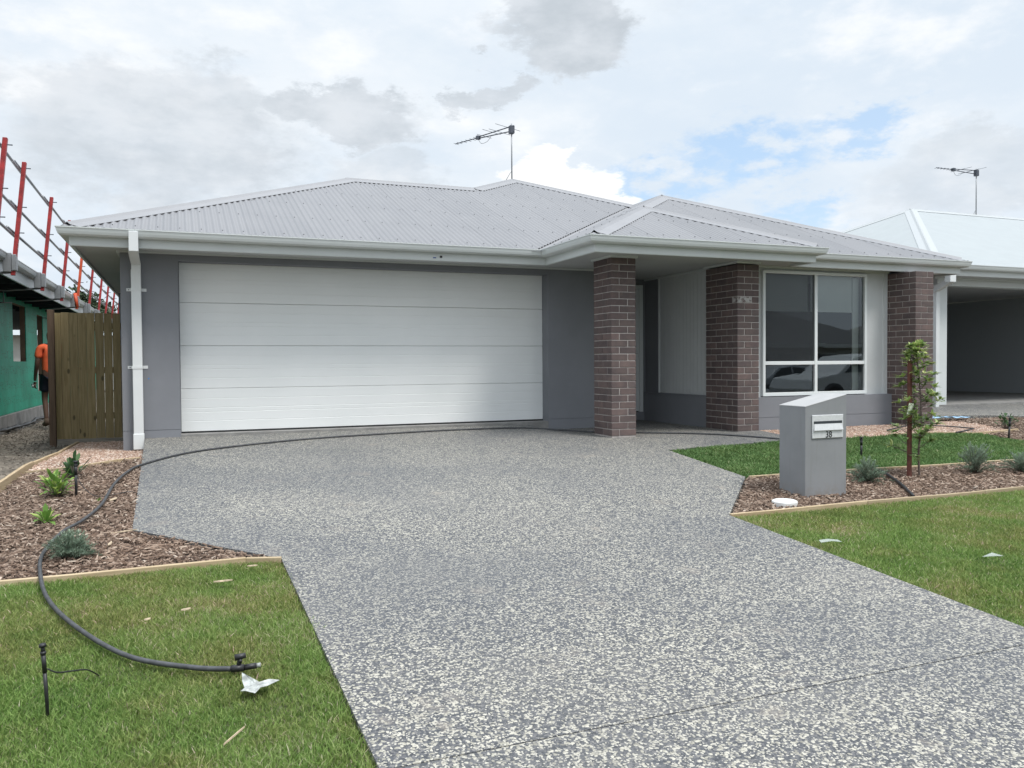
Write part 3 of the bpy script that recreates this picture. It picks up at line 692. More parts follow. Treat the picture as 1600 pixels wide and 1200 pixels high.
for xa, xb in ((X0+.06, 8.45), (8.50, X1-.17)):
    mb = H(); mb.box((xa, -1.27, 1.545), (xb, -1.267, 2.08)); mb.box((xa, -1.277, 1.53), (xb, -1.26, 1.55)); mb.build('roller_blind', M['blind'], wi)
H().box((9.30, -1.26, .35), (9.42, -1.245, 2.05)).build('curtain', M['blind'], wi)

# --- soffit, gutter, fascia
OUT = [(-1.21, -.82), (4.42, -.82), (4.42, -2.22), (7.96, -2.22), (7.96, -1.78), (11.15, -1.78), (11.15, 14), (1.0, 14), (1.0, 6.88), (-1.21, 6.88)]
def inset(poly, o):
    """offset a counter-clockwise plan polygon inwards"""
    n = len(poly); res = []
    for i in range(n):
        p0, p1, p2 = Vector(poly[i-1]), Vector(poly[i]), Vector(poly[(i+1) % n])
        d1 = (p1-p0).normalized(); d2 = (p2-p1).normalized(); n1 = Vector((-d1.y, d1.x)); n2 = Vector((-d2.y, d2.x))
        m_ = (n1+n2); m_ = m_/(m_.dot(n1)); res.append(tuple(p1+m_*o))
    return res
def sweep(mb, outline, prof, i0, i1):
    """profile [(inset, z)] carried along outline corners i0..i1 (wraps)"""
    rings = []
    for i in range(i0, i1+1):
        rings.append([(*inset(outline, o)[i % len(outline)], z) for o, z in prof])
    n = len(prof); vs = [v for r in rings for v in r]; fs = []
    for j in range(len(rings)-1):
        for k in range(n): fs.append((j*n+k, j*n+(k+1) % n, (j+1)*n+(k+1) % n, (j+1)*n+k))
    fs += [tuple(reversed(range(n))), tuple(range((len(rings)-1)*n, len(rings)*n))]
    return mb.add(vs, fs)
GPROF = [(0, 2.310), (0, 2.299), (.006, 2.295), (.014, 2.262), (.024, 2.236), (.046, 2.219), (.119, 2.219), (.119, 2.300), (.113, 2.300), (.113, 2.225), (.049, 2.225), (.030, 2.240), (.018, 2.297), (.010, 2.310)]
FPROF = [(.120, 2.30), (.120, 2.128), (.124, 2.120), (.150, 2.120), (.150, 2.30)]
nO = len(OUT)
for i0, i1 in ((0, 3), (3, 4), (4, 5), (5, 6), (9, 10)):
    if (i0, i1) == (0, 3): rng_ = [(0, 1), (1, 2), (2, 3)]
    else: rng_ = [(i0, i1)]
    for a, b in rng_:
        sweep(H(), OUT, GPROF, a, b).build('gutter', M['fascia']); sweep(H(), OUT, FPROF, a, b).build('fascia', M['fascia'])
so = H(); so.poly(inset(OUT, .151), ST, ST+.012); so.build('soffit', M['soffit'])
H().box((2.98, -.7035, 2.15), (3.02, -.7, 2.163)).build('sticker', mat('sticker_blue', (.03, .07, .25), .6))
H().box((3.07, -.7065, 2.158), (3.10, -.7, 2.185)).build('clip', M['black'])
# quad beads where walls meet the soffit
for a, b in (((-.64, -.225, 2.130), (4.83, -.201, 2.149)), ((4.83, -.225, 2.130), (5.72, -.201, 2.149)), ((7.23, -1.40, 2.120), (9.88, -1.361, 2.149)), ((6.965, -.985, 2.125), (7.0, .80, 2.149))):
    H().box(a, b).build('eave_bead', M['fascia'])
H().box((-.665, -.235, 2.125), (-.632, 6.6, 2.149)).build('eave_bead', M['fascia'])

# --- downpipe by the garage
dp = sub('downpipe'); xa, xb = -.513, -.408
H().box((xa+.012, -.835, 2.07), (xb+.002, -.745, 2.288)).build('dropper', M['white'], dp, bevel=.004)
mb = H(); ya = [(-.835, 2.07), (-.745, 2.07), (-.215, 2.0), (-.215, 1.90), (-.30, 1.90), (-.30, 1.985), (-.70, 2.03)]
mb.add([(xa+.006, y, z) for y, z in ya]+[(xb, y, z) for y, z in ya], [tuple(range(7)), tuple(reversed(range(7, 14)))]+[(i, (i+1) % 7, 7+(i+1) % 7, 7+i) for i in range(7)]).build('elbow', M['white'], dp)
H().box((xa, -.295, .02), (xb, -.212, 1.93)).build('pipe', M['white'], dp, bevel=.005)
H().box((xa-.006, -.303, -.155), (xb+.006, -.206, .03)).build('shoe', M['frame'], dp, bevel=.006)
for z in (1.70, .80):
    mb = H(); mb.box((xa-.055, -.206, z-.018), (xa-.001, -.2005, z+.018)); mb.box((xb+.001, -.206, z-.018), (xb+.055, -.2005, z+.018)); mb.box((xa-.004, -.30, z-.018), (xb+.004, -.296, z+.018))
    mb.build('bracket', M['white'], dp, bevel=.002)
    H().tube([(xa-.03, -.2075, z), (xa-.03, -.205, z)], .006).build('screw', M['black'], dp)
H().box((-.355, -.2025, .66), (-.34, -.2005, .675)).build('chalk_mark', mat('blue_mark', (.05, .2, .5), .7))

# --- brick pillars
def chamfer_brick(name, L, D, Hh, c=.0035):
    x, y, z = L/2, D/2, Hh/2; vs = []; 
    bm = bmesh.new(); bmesh.ops.create_cube(bm, size=1); bmesh.ops.scale(bm, vec=(L, D, Hh), verts=bm.verts)
    bmesh.ops.bevel(bm, geom=bm.edges[:], offset=c, segments=1, affect='EDGES'); me = bpy.data.meshes.new(name); bm.to_mesh(me); bm.free(); me.materials.append(M['brick']); return me
BR = {'x': chamfer_brick('brick', .230, .110, .076), 'y': chamfer_brick('brick', .110, .230, .076), 'h': chamfer_brick('brick', .110, .110, .076)}
PA = {'p1': dict(org=(4.982, -1.696, -.113), d=.47, top='A',
        A=[('x', 0, 0, 1), ('y', .24, 0, 1), ('y', 0, .12, 1), ('x', 0, .36, 1), ('y', .24, .24, 0)],
        B=[('y', 0, 0, 1), ('x', .12, 0, 1), ('y', 0, .24, 1), ('y', .24, .12, 0), ('x', .12, .36, 0)]),
      'p2': dict(org=(6.884, -1.702, -.125), d=.71, top='B',
        A=[('x', 0, 0, 1), ('y', .24, 0, 1), ('y', 0, .12, 1), ('y', 0, .36, 1), ('x', 0, .60, 1), ('y', .24, .24, 0), ('y', .24, .48, 0)],
        B=[('y', 0, 0, 1), ('x', .12, 0, 1), ('y', 0, .24, 1), ('y', 0, .48, 1), ('y', .24, .12, 0), ('y', .24, .36, 0), ('x', .12, .60, 0)]),
      'p3': dict(org=(9.876, -1.880, -.130), d=.59, top='A',
        A=[('x', 0, 0, 1), ('y', .24, 0, 1), ('y', 0, .12, 1), ('y', 0, .36, 1), ('y', .24, .24, 0), ('h', .24, .48, 0)],
        B=[('y', 0, 0, 1), ('x', .12, 0, 1), ('y', 0, .24, 1), ('x', 0, .48, 0), ('y', .24, .12, 0), ('y', .24, .36, 0)])}
SZ = {'x': (.23, .11), 'y': (.11, .23), 'h': (.11, .11)}
for key, lab in (('p1', 'free standing brick pillar left of the porch'), ('p2', 'deep brick pillar between porch and window'), ('p3', 'brick pillar at the right corner of the house')):
    P_ = PA[key]; ox, oy, oz = P_['org']; pil = sub('brick_pillar'); pil['label'] = lab
    H().box((ox+.006, oy+.006, oz-.12), (ox+.344, oy+P_['d']-.006, oz+26*.086-.004)).build('mortar', M['mortar'], pil)
    rest = H(); lay = []
    for c in range(26):
        typ = P_['top'] if (25-c) % 2 == 0 else ('B' if P_['top'] == 'A' else 'A')
        zc = oz+c*.086+.010+.038
        for kind, bx, by, vis in P_[typ]:
            sx, sy_ = SZ[kind]; cx, cy_ = ox+bx+sx/2, oy+by+sy_/2; j = (random.uniform(-.0012, .0012), random.uniform(-.0012, .0012))
            if vis:
                b = bpy.data.objects.new('brick', BR[kind]); off = house.location; b.location = (cx-off.x+j[0], cy_-off.y+j[1], zc-off.z+random.uniform(-.0008, .0008)); b.rotation_euler = (0, 0, random.uniform(-.004, .004)); link(b, pil)
                if key == 'p2' and c == 20 and bx == 0 and by == 0:
                    b.data = b.data.copy(); b.data.materials[0] = M['brickwhite']; b['label'] = 'mortar smeared pale brick'
            else: rest.box((cx-sx/2, cy_-sy_/2, zc-.038), (cx+sx/2, cy_+sy_/2, zc+.038))
    r_ = rest.build('brick', M['brick'], pil); r_['kind'] = 'stuff'
    mb = H(); e = .022; x0, y0_, x1, y1_ = ox, oy, ox+.35, oy+P_['d']; zt, zb_ = 2.149, 2.122
    mb.box((x0-e, y0_-e, zb_), (x1+e, y0_-.001, zt)); mb.box((x0-e, y0_, zb_), (x0-.001, y1_+e, zt))
    if key != 'p3': mb.box((x1+.001, y0_, zb_), (x1+e, y1_+e, zt))
    if key != 'p3': mb.build('top_bead', M['fascia'], pil)

# --- corrugated roof
K = math.tan(R(22.5)); ZE = 2.296
roof = sub('roof')
def clipcol(poly, u):
    """interval of w in which the vertical line at u crosses the (u,w) polygon"""
    ws = []; n = len(poly)
    for i in range(n):
        (u0, w0), (u1, w1) = poly[i], poly[(i+1) % n]
        if (u0 <= u < u1) or (u1 <= u < u0): ws.append(w0+(w1-w0)*(u-u0)/(u1-u0))
    return (min(ws), max(ws)) if len(ws) >= 2 else None
SCREWS = MB()
def roof_face(org, ud, ind, poly, mt, parent, off, ze=ZE, corr=True, screws=True, k=K, mbclass=None, cover=.762):
    ud = Vector((*ud, 0)); ind = Vector((*ind, 0)); org = Vector((*org, ze)); nrm = (Vector((0, 0, 1)) - ind*k).normalized(); slope = (ind+Vector((0, 0, k)))
    umin = min(p[0] for p in poly); umax = max(p[0] for p in poly); pitch = .0762; ns = 8 if corr else 1
    s0 = math.floor(umin/cover)
    sh = s0
    while sh*cover < umax:
        a = max(sh*cover, umin+1e-4); b = min((sh+1)*cover, umax-1e-4); sh += 1
        if b-a < .01: continue
        cnt = max(1, int(round((b-a)/pitch*ns))) if corr else 6; vs = []; fs = []; prev = False
        lap = .0008 if corr else 0
        for i in range(cnt+1):
            u = a+(b-a)*i/cnt; iv = clipcol(poly, min(max(u, umin+2e-4), umax-2e-4))
            if iv is None: prev = False; continue
            h = (.0085*math.sin(2*math.pi*u/pitch) if corr else 0) + lap*(1-i/cnt)
            for wv in iv: vs.append(org+ud*u+slope*wv+nrm*h-off)
            n_ = len(vs)
            if prev: fs.append((n_-4, n_-2, n_-1, n_-3))
            prev = True
        if fs:
            MB().add(vs, fs, smooth=corr).build('roof_sheet', mt, parent)
        if corr and screws:
            i = math.ceil(a/(pitch*3))
            while i*pitch*3 < b:
                u = (i+.25/3)*pitch*3; i += 1; iv = clipcol(poly, u) if umin < u < umax else None
                if not iv: continue
                for r_ in range(9):
                    wv = .16+.83*r_
                    if iv[0]+.03 < wv < iv[1]-.16:
                        c = org+ud*u+slope*wv+nrm*.0085-off; t1 = ud*.0055; t2 = slope.normalized()*.0055
                        SCREWS.add([c-t1-t2, c+t1-t2, c+t1+t2, c-t1+t2, c-t1-t2+nrm*.007, c+t1-t2+nrm*.007, c+t1+t2+nrm*.007, c-t1+t2+nrm*.007], [(4, 5, 6, 7), (0, 1, 5, 4), (1, 2, 6, 5), (2, 3, 7, 6), (3, 0, 4, 7)])
off0 = house.location.copy()
XL, XG, XP0, XP1, XR, YG, YP, YB = 1.0, -1.21, 4.42, 7.96, 11.15, -.82, -2.22, -1.78
s = .03; vg = .085
tG = 3.85; t2 = (XR-XL)/2; t3 = (XR-XP0)/2; tp = (XP1-XP0)/2
yr3 = YG+t3                                     # where the front wing's ridge meets the main slope
roof_face((0, YG), (1, 0), (0, 1), [(XG+s, s), (XP0-vg+s, s), (XP0+t3-vg, t3), (XL+t2, t2), (XL+tG, tG), (XG+tG, tG)], M['roof'], roof, off0)
roof_face((XG, 0), (0, 1), (1, 0), [(YG+s, s), (6.88-s, s), (6.88-tG, tG), (YG+tG, tG)], M['roof'], roof, off0, screws=False)
roof_face((0, 6.88), (1, 0), (0, -1), [(XG+s, s), (XL, s), (XL+tG, tG), (XG+tG, tG)], M['roof'], roof, off0, screws=False)
roof_face((XP0, 0), (0, 1), (1, 0), [(YP+s, s), (YG-vg, s), (yr3-vg, t3), (YB+t3, t3), (YB+tp, tp), (YP+tp, tp)], M['roof'], roof, off0)
roof_face((0, YP), (1, 0), (0, 1), [(XP0+s, s), (XP1-s, s), (XP0+tp, tp)], M['roof'], roof, off0)
roof_face((XP1, 0), (0, 1), (-1, 0), [(YP+s, s), (YB, s), (YB+tp-.06, tp), (YP+tp, tp)], M['roof'], roof, off0, screws=False)
roof_face((0, YB), (1, 0), (0, 1), [(XP1+.06, s), (XR-s, s), (XP0+t3, t3), (XP0+tp, tp)], M['roof'], roof, off0)
roof_face((XR, 0), (0, 1), (-1, 0), [(YB+s, s), (14-s, s), (14-t2, t2), (YG+t2, t2), (YG+t3, t3), (YB+t3, t3)], M['roof'], roof, off0, screws=False)
roof_face((XL, 0), (0, 1), (1, 0), [(6.88, s), (14-s, s), (14-t2, t2), (YG+t2, t2), (YG+tG, tG)], M['roof'], roof, off0, screws=False)
roof_face((0, 14), (1, 0), (0, -1), [(XL+s, s), (XR-s, s), (XL+t2, t2)], M['roof'], roof, off0, screws=False)
sc_ = SCREWS.build('screw', M['frameblack'], roof); sc_['kind'] = 'stuff'
def zr(w_): return ZE+K*w_
def ridge(p0, p1, n1, n2, mt, parent, off, wd=.17, base=.010, name='ridge_cap'):
    """folded capping: flanges down both slopes and a rolled crown; n1/n2 slope normals"""
    p0 = Vector(p0)-off; p1 = Vector(p1)-off; d = (p1-p0).normalized(); sec = []
    def fl(n, sgn):
        f = n.cross(d)*sgn
        return f.normalized()
    f1 = fl(n1, 1); f1 = f1 if f1.z < 1e-3 and (f1.dot(n2) < 0 or True) else -f1
    # choose flange directions that point away from the other slope
    if f1.dot(Vector(n1)-Vector(n2)) < 0: f1 = -f1
    f2 = fl(n2, 1)
    if f2.dot(Vector(n2)-Vector(n1)) < 0: f2 = -f2
    up = (n1+n2).normalized(); b1 = n1*base; b2 = n2*base
    pts = [f1*wd+b1-n1*.006, f1*wd+b1, f1*.035+b1*1.3, f1*.018+up*.024, up*.034, f2*.018+up*.024, f2*.035+b2*1.3, f2*wd+b2, f2*wd+b2-n2*.006]
    vs = [p0+q for q in pts]+[p1+q for q in pts]; n = len(pts)
    fs = [(i, i+1, n+i+1, n+i) for i in range(n-1)]
    return MB().add(vs, fs).build(name, mt, parent)
NF = Vector((0, -K, 1)).normalized(); NL = Vector((-K, 0, 1)).normalized(); NR = Vector((K, 0, 1)).normalized(); NB = Vector((0, K, 1)).normalized()
def cap(a, b, n1, n2): ridge(a, b, n1, n2, M['roofcap'], roof, off0)
q = .11
cap((XG+q, YG+q, zr(q)), (XG+tG, YG+tG, zr(tG)), NF, NL)
cap((XG+tG-.05, YG+tG, zr(tG)), (XL+tG, YG+tG, zr(tG)), NF, NB)
cap((XL+tG, YG+tG, zr(tG)), (XL+t2, YG+t2, zr(t2)), NF, NL)
cap((XL+t2, YG+t2, zr(t2)), (XP0+t3+.02, YG+t3, zr(t3)), NF, NR)
cap((XP0+q, YP+q, zr(q)), (XP0+tp, YP+tp, zr(tp)), NF, NL)
cap((XP1-q, YP+q, zr(q)), (XP0+tp, YP+tp, zr(tp)), NF, NR)
cap((XP0+tp, YP+tp-.03, zr(tp)), (XP0+tp, YB+tp, zr(tp)), NL, NR)
cap((XP0+tp, YB+tp, zr(tp)), (XP0+t3, YB+t3, zr(t3)), NF, NL)
cap((XR-q, YB+q, zr(q)), (XP0+t3, YB+t3, zr(t3)), NF, NR)
cap((XP0+t3, YB+t3-.03, zr(t3)), (XP0+t3, yr3, zr(t3)), NL, NR)
cap((XL+t2, YG+t2, zr(t2)), (XL+t2, 14-t2, zr(t2)), NL, NR)
cap((XG+q, 6.88-q, zr(q)), (XG+tG, 6.88-tG, zr(tG)), NB, NL)
for a, b, c1, c2 in (((XP0, YG), (XP0+t3, yr3), (-1, 1), (1, -1)), ((XP1, YB), (XP0+tp, YB+tp), (1, 1), (-1, -1))):
    dn = .014; h = .13; mb = H()
    vs = [(a[0], a[1], zr(0)-dn), (b[0], b[1], zr((b[1]-a[1]))-dn)]
    # each side strip lies on its own slope
    w1 = b[1]-a[1]
    if a[0] < 5:
        vs += [(a[0]-h, a[1], zr(0)-dn+.0), (b[0]-h, b[1], zr(w1)-dn), (a[0], a[1]-h, zr(0)-dn), (b[0], b[1]-h, zr(w1)-dn)]
    else:
        vs += [(a[0]+h, a[1], zr(0)-dn), (b[0]+h, b[1], zr(w1)-dn), (a[0], a[1]-h, zr(0)-dn), (b[0], b[1]-h, zr(w1)-dn)]
    mb.add(vs, [(0, 1, 3, 2), (0, 4, 5, 1)]).build('valley_tray', M['roofcap'], roof)

# --- television antennas
def antenna(name_loc, h, boom_dir, boom_len, label, tilt=0):
    root = empty('tv_antenna', name_loc); tag(root, label, 'antenna', 'roof antennas')
    bd = Vector((*boom_dir, 0)).normalized(); cr = Vector((-bd.y, bd.x, 0))
    MB().tube([(0, 0, -.1), (0, 0, h)], .014, 8).build('mast', M['steel'], root)
    MB().tube([(-.14, 0, -.05), (-.03, 0, .14), (0, 0, .17)], .006, 6).build('brace', M['steel'], root)
    zt = h-.10
    b0 = bd*-.06
    MB().box((-.05, -.05, zt-.10), (.05, .05, zt+.06)).build('clamp', M['antenna'], root, bevel=.01)
    m_ = bd*(boom_len*.58)
    MB().tube([b0+Vector((0, 0, zt+.05)), m_+Vector((0, 0, zt+.02))], .011, 6).build('boom', M['antenna'], root)
    MB().tube([b0+Vector((0, 0, zt-.05)), m_+Vector((0, 0, zt-.01))], .011, 6).build('boom', M['antenna'], root)
    MB().tube([m_+Vector((0, 0, zt+.005)), bd*boom_len+Vector((0, 0, zt+.005))], .010, 6).build('boom', M['antenna'], root)
    a = m_+Vector((0, 0, zt)); MB().box((a.x-.04, a.y-.04, a.z-.03), (a.x+.04, a.y+.04, a.z+.04)).build('junction_box', M['antenna'], root)
    for i, (t, L) in enumerate([(.06, .72), (.20, .62), (.34, .52), (.47, .42), (.60, .22), (.68, .18), (.76, .17), (.84, .16), (.92, .15), (.985, .14)]):
        c = bd*(boom_len*t)+Vector((0, 0, zt+(.045 if i < 4 and i % 2 == 0 else 0))); MB().tube([c-cr*L*.5, c+cr*L*.5], .0045, 5).build('element', M['antenna'], root)
    MB().tube(catmull([m_*1.0+Vector((0, 0, zt-.02)), m_*.9+Vector((0, 0, zt-.13)), m_*.72+Vector((0, 0, zt-.12)), m_*.6+Vector((0, 0, zt-.03))], 6), .004, 5).build('cable', M['antenna'], root)
    return root
antenna((6.13, 4.4, 4.45), 1.10, (-.42, .9), 1.62, 'tv antenna on the ridge of the grey roof above the garage')

# ================================================================== LETTERBOX
lb = empty('letterbox', (4.915, -5.185, -.36)); tag(lb, 'grey rendered pillar letterbox with sloping top and number 38', 'letterbox')
mb = MB(); W_, D_ = .452, .325; zl, zh_ = .79, .885
v = [(0, 0, 0), (W_, 0, 0), (W_, D_, 0), (0, D_, 0), (0, 0, zl), (W_, 0, zh_), (W_, D_, zh_), (0, D_, zl)]
mb.add(v, [(0, 3, 2, 1), (0, 1, 5, 4), (1, 2, 6, 5), (2, 3, 7, 6), (3, 0, 4, 7), (4, 5, 6, 7)])
mb.build('body', M['mail_render'], lb, bevel=.006, seg=2)
mb = MB(); e = .0015; t_ = .003
mb.add([(-e, -e, zl+t_), (W_+e, -e, zh_+t_), (W_+e, D_+e, zh_+t_), (-e, D_+e, zl+t_), (-e, -e, zl-.004), (W_+e, -e, zh_-.004), (W_+e, D_+e, zh_-.004), (-e, D_+e, zl-.004)], [(0, 1, 2, 3), (0, 4, 5, 1), (1, 5, 6, 2), (2, 6, 7, 3), (3, 7, 4, 0)])
mb.build('sloping_top', M['mail_top'], lb, bevel=.003)
# stainless mail plate: rim, slot, hooded flap
px0, px1, pz0, pz1 = .068, .408, .515, .715
mb = MB(); mb.box((px0, -.010, pz0), (px1, -.0005, pz1)); mb.build('mail_plate', M['alu'], lb, bevel=.003)
MB().box((px0+.016, -.0125, .640), (px1-.016, -.0105, .662)).build('mail_slot', M['dark'], lb)
mb = MB(); mb.add([(px0+.02, -.0105, .642), (px1-.02, -.0105, .642), (px1-.012, -.024, .584), (px0+.012, -.024, .584), (px0+.012, -.0105, .578), (px1-.012, -.0105, .578)], [(0, 1, 2, 3), (3, 2, 5, 4), (0, 3, 4), (1, 5, 2)])
mb.build('flap', M['alu'], lb)
def text_mesh(s, size, name, mt, parent, loc, depth=.001, rot=(math.pi/2, 0, 0)):
    cu = bpy.data.curves.new(name, 'FONT'); cu.body = s; cu.size = size; cu.extrude = depth; cu.align_x = 'CENTER'; cu.offset = size*.004
    to = bpy.data.objects.new(name, cu); COL.objects.link(to); dg = bpy.context.evaluated_depsgraph_get(); me = bpy.data.meshes.new_from_object(to.evaluated_get(dg))
    bpy.data.objects.remove(to); me.materials.clear(); me.materials.append(mt); o = bpy.data.objects.new(name, me); o.location = loc; o.rotation_euler = rot; o.scale = (.95, 1, 1); return link(o, parent)
text_mesh('38', .076, 'house_number', M['black'], lb, ((px0+px1)/2+.008, -.0115, pz0+.006))

# ================================================================== HOSES, RISERS, LID, LITTER
def onG(pts, r, h=Gb): return [(x, y, float(h(x, y))+r) for x, y in pts]
hp = [(.19, -7.14), (.04, -7.07), (-.21, -6.86), (-.45, -6.43), (-.63, -5.96), (-.73, -5.49), (-.77, -5.09), (-.73, -4.60), (-.64, -4.30), (-.56, -3.80), (-.53, -3.05), (-.46, -2.50), (-.34, -2.04), (.10, -1.44), (.78, -1.06), (1.53, -.80), (2.33, -.67), (3.2, -.57), (4.1, -.60), (4.6, -.70), (5.15, -.98), (5.62, -1.35), (6.3, -1.80), (6.8, -2.25), (7.05, -2.6), (7.12, -2.72)]
r_h = .011
pts3 = []
for x, y in hp:
    z = max(float(Gb(x, y))+(.012 if not (-.4 < x and y > -4.6) else 0), float(Gd(x, y)) if (x > -.36 and y > -4.55) else -9)+r_h
    if y < -5.6: z = float(Gb(x, y))+r_h+.004
    pts3.append((x, y, z))
hs = empty('irrigation_hose', pts3[0]); tag(hs, 'long black poly hose curving from the left lawn across the driveway to the porch', 'hose')
o_ = Vector(pts3[0])
MB().tube([Vector(p)-o_ for p in catmull(pts3, 8)], r_h, 10).build('pipe', M['hose'] if 'hose' in M else M['black'], hs)
mb = MB(); mb.tube([(0.0, .0, 0), (.05, -.005, 0)], .0145, 10); mb.tube([(.05, -.005, 0), (.10, -.012, .004)], .012, 10); mb.build('fitting', M['black'], hs)
mb = MB(); mb.tube([(.03, 0, .005), (.036, 0, .042)], .010, 8); mb.tube([(.015, .0, .044), (.058, -.004, .050)], [.014, .011], 8); mb.tube([(.036, -.012, .03), (.038, .012, .032)], .008, 6); mb.build('valve', M['black'], hs)
MB().tube([(.10, -.012, .004), (.116, -.014, .005)], .010, 8).build('white_plug', M['bag'], hs)
p2 = onG([(6.55, -4.32), (6.42, -4.56), (6.25, -4.85), (6.05, -5.15), (5.80, -5.50)], .014); p2 = [(x, y, z+.004) for x, y, z in p2]; p2[0] = (p2[0][0], p2[0][1], p2[0][2]-.04); p2[-1] = (p2[-1][0], p2[-1][1], p2[-1][2]-.01)
c_ = Vector(p2[2]); o = MB().tube([Vector(p)-c_ for p in catmull(p2, 6)], .014, 8).build('hose', M['black']); o.location = c_; tag(o, 'short length of black hose crossing the letterbox bed beside a blue green shrub', 'hose')
p3 = [(9.0, -2.2, 0), (9.6, -2.05, 0), (10.1, -2.15, 0), (10.35, -2.4, 0), (10.1, -2.62, 0), (9.75, -2.66, 0)]; p3 = [(x, y, float(Gb(x, y))+.008+.03*math.sin(i*1.2)**2) for i, (x, y, z) in enumerate(p3)]
c_ = Vector(p3[2]); o = MB().tube([Vector(p)-c_ for p in catmull(p3, 6)], .010, 6).build('hose', M['black']); o.location = c_; tag(o, 'loop of black hose lying on the gravel right of the sapling', 'hose')
def riser(x, y, h, label, tubepts=None, r=.011, lean=(0, 0)):
    z = float(Gb(x, y))-.03; root = empty('sprinkler_riser', (x, y, z)); tag(root, label, 'sprinkler', 'black sprinkler risers')
    top = Vector((lean[0], lean[1], h))
    MB().tube([(0, 0, -.05), top*.35, top*.62], [r*.8, r, r], 8).build('stake', M['black'], root)
    MB().tube([top*.62, top*.86], [r*1.15, r*1.15], 8).build('riser_pipe', M['black'], root)
    mb = MB(); mb.tube([top*.86, top*.90], r*1.5, 8); mb.tube([top*.90, top*.96], r*1.05, 8); mb.tube([top*.96, top], [r*1.9, r*1.7], 8); mb.build('nozzle', M['black'], root)
    if tubepts: MB().tube(catmull([Vector(p) for p in tubepts], 7), .003, 6).build('feed_tube', M['black'], root)
riser(-.455, -7.26, .285, 'black sprinkler stake standing in the left lawn near the hose end', [(0, 0, .19), (.03, .02, .165), (.07, .09, .14), (.11, .20, .10), (.14, .32, .03)], r=.0068, lean=(-.014, 0))
riser(-.79, -3.25, .30, 'black sprinkler stake among the leafy plants of the left bed', [(0, 0, .2), (.05, -.05, .1), (.14, -.16, .035), (.25, -.2, .03), (.4, -.18, .05), (.46, -.14, .02)])
riser(7.02, -3.71, .24, 'black sprinkler stake in the small lawn right of the letterbox', r=.012)
riser(10.02, -3.22, .30, 'black sprinkler stake at the far right bed corner', [(0, 0, .28), (.15, .03, .20), (.35, .06, .10), (.55, .05, .03)], r=.012, lean=(.03, 0))
lid = empty('utility_lid', (4.57, -5.335, float(Gb(4.57, -5.335))-.035)); tag(lid, 'round white plastic lid in the mulch beside the letterbox', 'lid')
mb = MB(); mb.tube([(0, 0, -.05), (0, 0, .048), (0, 0, .056)], [.102, .102, .094], 40, smooth=False); mb.build('cap', M['cover'], lid, bevel=.003)
mb = MB(); mb.tube([(0, 0, .0565), (0, 0, .059)], [.085, .083], 40, smooth=False); mb.build('cap_inset', M['cover'], lid)
def scrap(x, y, pts, label, mt, cat, name, dz=.0, th=.0015):
    """crumpled flat scrap: fan of facets with thickness"""
    z = float(Gb(x, y))+dz; n = len(pts); c = tuple(sum(p[k] for p in pts)/n for k in range(3)); vs = [c]+list(pts); vs += [(a, b, q-th) for a, b, q in vs]
    fs = []
    for i in range(n):
        a, b = 1+i, 1+(i+1) % n; fs += [(0, a, b), (n+1, n+1+b, n+1+a), (a, n+1+a, n+1+b, b)]
    o = MB().add(vs, fs).build(name, mt); o.location = (x, y, z); tag(o, label, cat)
scrap(.275, -7.345, [(-.062, -.01, .012), (-.045, -.035, .02), (-.01, -.042, .008), (.012, -.028, .022), (.04, -.010, .018), (.088, .02, .022), (.05, .026, .03), (.018, .022, .02), (-.012, .03, .04), (-.03, .055, .045), (-.05, .085, .05), (-.052, .05, .03), (-.045, .018, .012)], 'crumpled white plastic scrap on the lawn by the hose end', M['bag'], 'litter', 'plastic_scrap', .0)
scrap(3.98, -6.46, [(-.07, .0, .02), (0, -.03, .03), (.07, -.04, .02), (.06, -.01, .03), (0, .015, .035), (-.06, .03, .03)], 'thin clear plastic scrap at the edge of the right lawn', M['film'], 'litter', 'plastic_scrap', .008)
scrap(4.72, -7.07, [(-.07, .02, .02), (-.01, -.03, .03), (.07, -.02, .02), (.03, .03, .035)], 'small pale plastic scrap in the middle of the right lawn', M['film'], 'litter', 'plastic_scrap', .008)
chipm = mat('dry_wood', (.45, .36, .25), .8, var=.25, vscale=40)
def splinter(x, y, L, a, label, wd=.012, dz=.02):
    z = float(Gb(x, y))+dz; d = Vector((math.cos(a), math.sin(a), .08)); s_ = Vector((-math.sin(a), math.cos(a), 0))
    mb = MB(); vs = []
    for t, w_ in ((-.5, .35), (-.2, 1), (.25, .9), (.5, .25)):
        for k in ((-1, 0), (1, 0), (.7, 1), (-.7, 1)): vs.append(d*t*L+s_*k[0]*wd*w_*.5+Vector((0, 0, k[1]*.006)))
    fs = [(i*4+k, i*4+(k+1) % 4, i*4+4+(k+1) % 4, i*4+4+k) for i in range(3) for k in range(4)]+[(3, 2, 1, 0), (12, 13, 14, 15)]
    o = mb.add(vs, fs).build('wood_splinter', chipm); o.location = (x, y, z); tag(o, label, 'splinter', 'loose bits of wood')
splinter(.21, -5.98, .10, -.3, 'longest pale wood splinter on the left lawn below the edging', .018)
splinter(.02, -6.37, .045, .1, 'small pale chip in the middle of the left lawn', .02)
splinter(.17, -7.72, .12, .9, 'dry twig on the left lawn below the plastic scrap', .005)
splinter(.38, -5.75, .06, -.4, 'short pale chip on the lawn near the driveway corner', .014)
splinter(-.42, -4.95, .08, 1.4, 'upright pale stick in the mulch beside the round blue green shrub', .02, .01)
splinter(-.50, -3.55, .10, 1.1, 'broad pale splinter in the left mulch near the hose', .03, .0)
splinter(-.36, -4.62, .16, .05, 'dark long stick at the bend of the driveway', .014, .0)
splinter(-.15, -6.45, .03, .3, 'tiny pale chip on the left lawn right of the hose curve', .014)

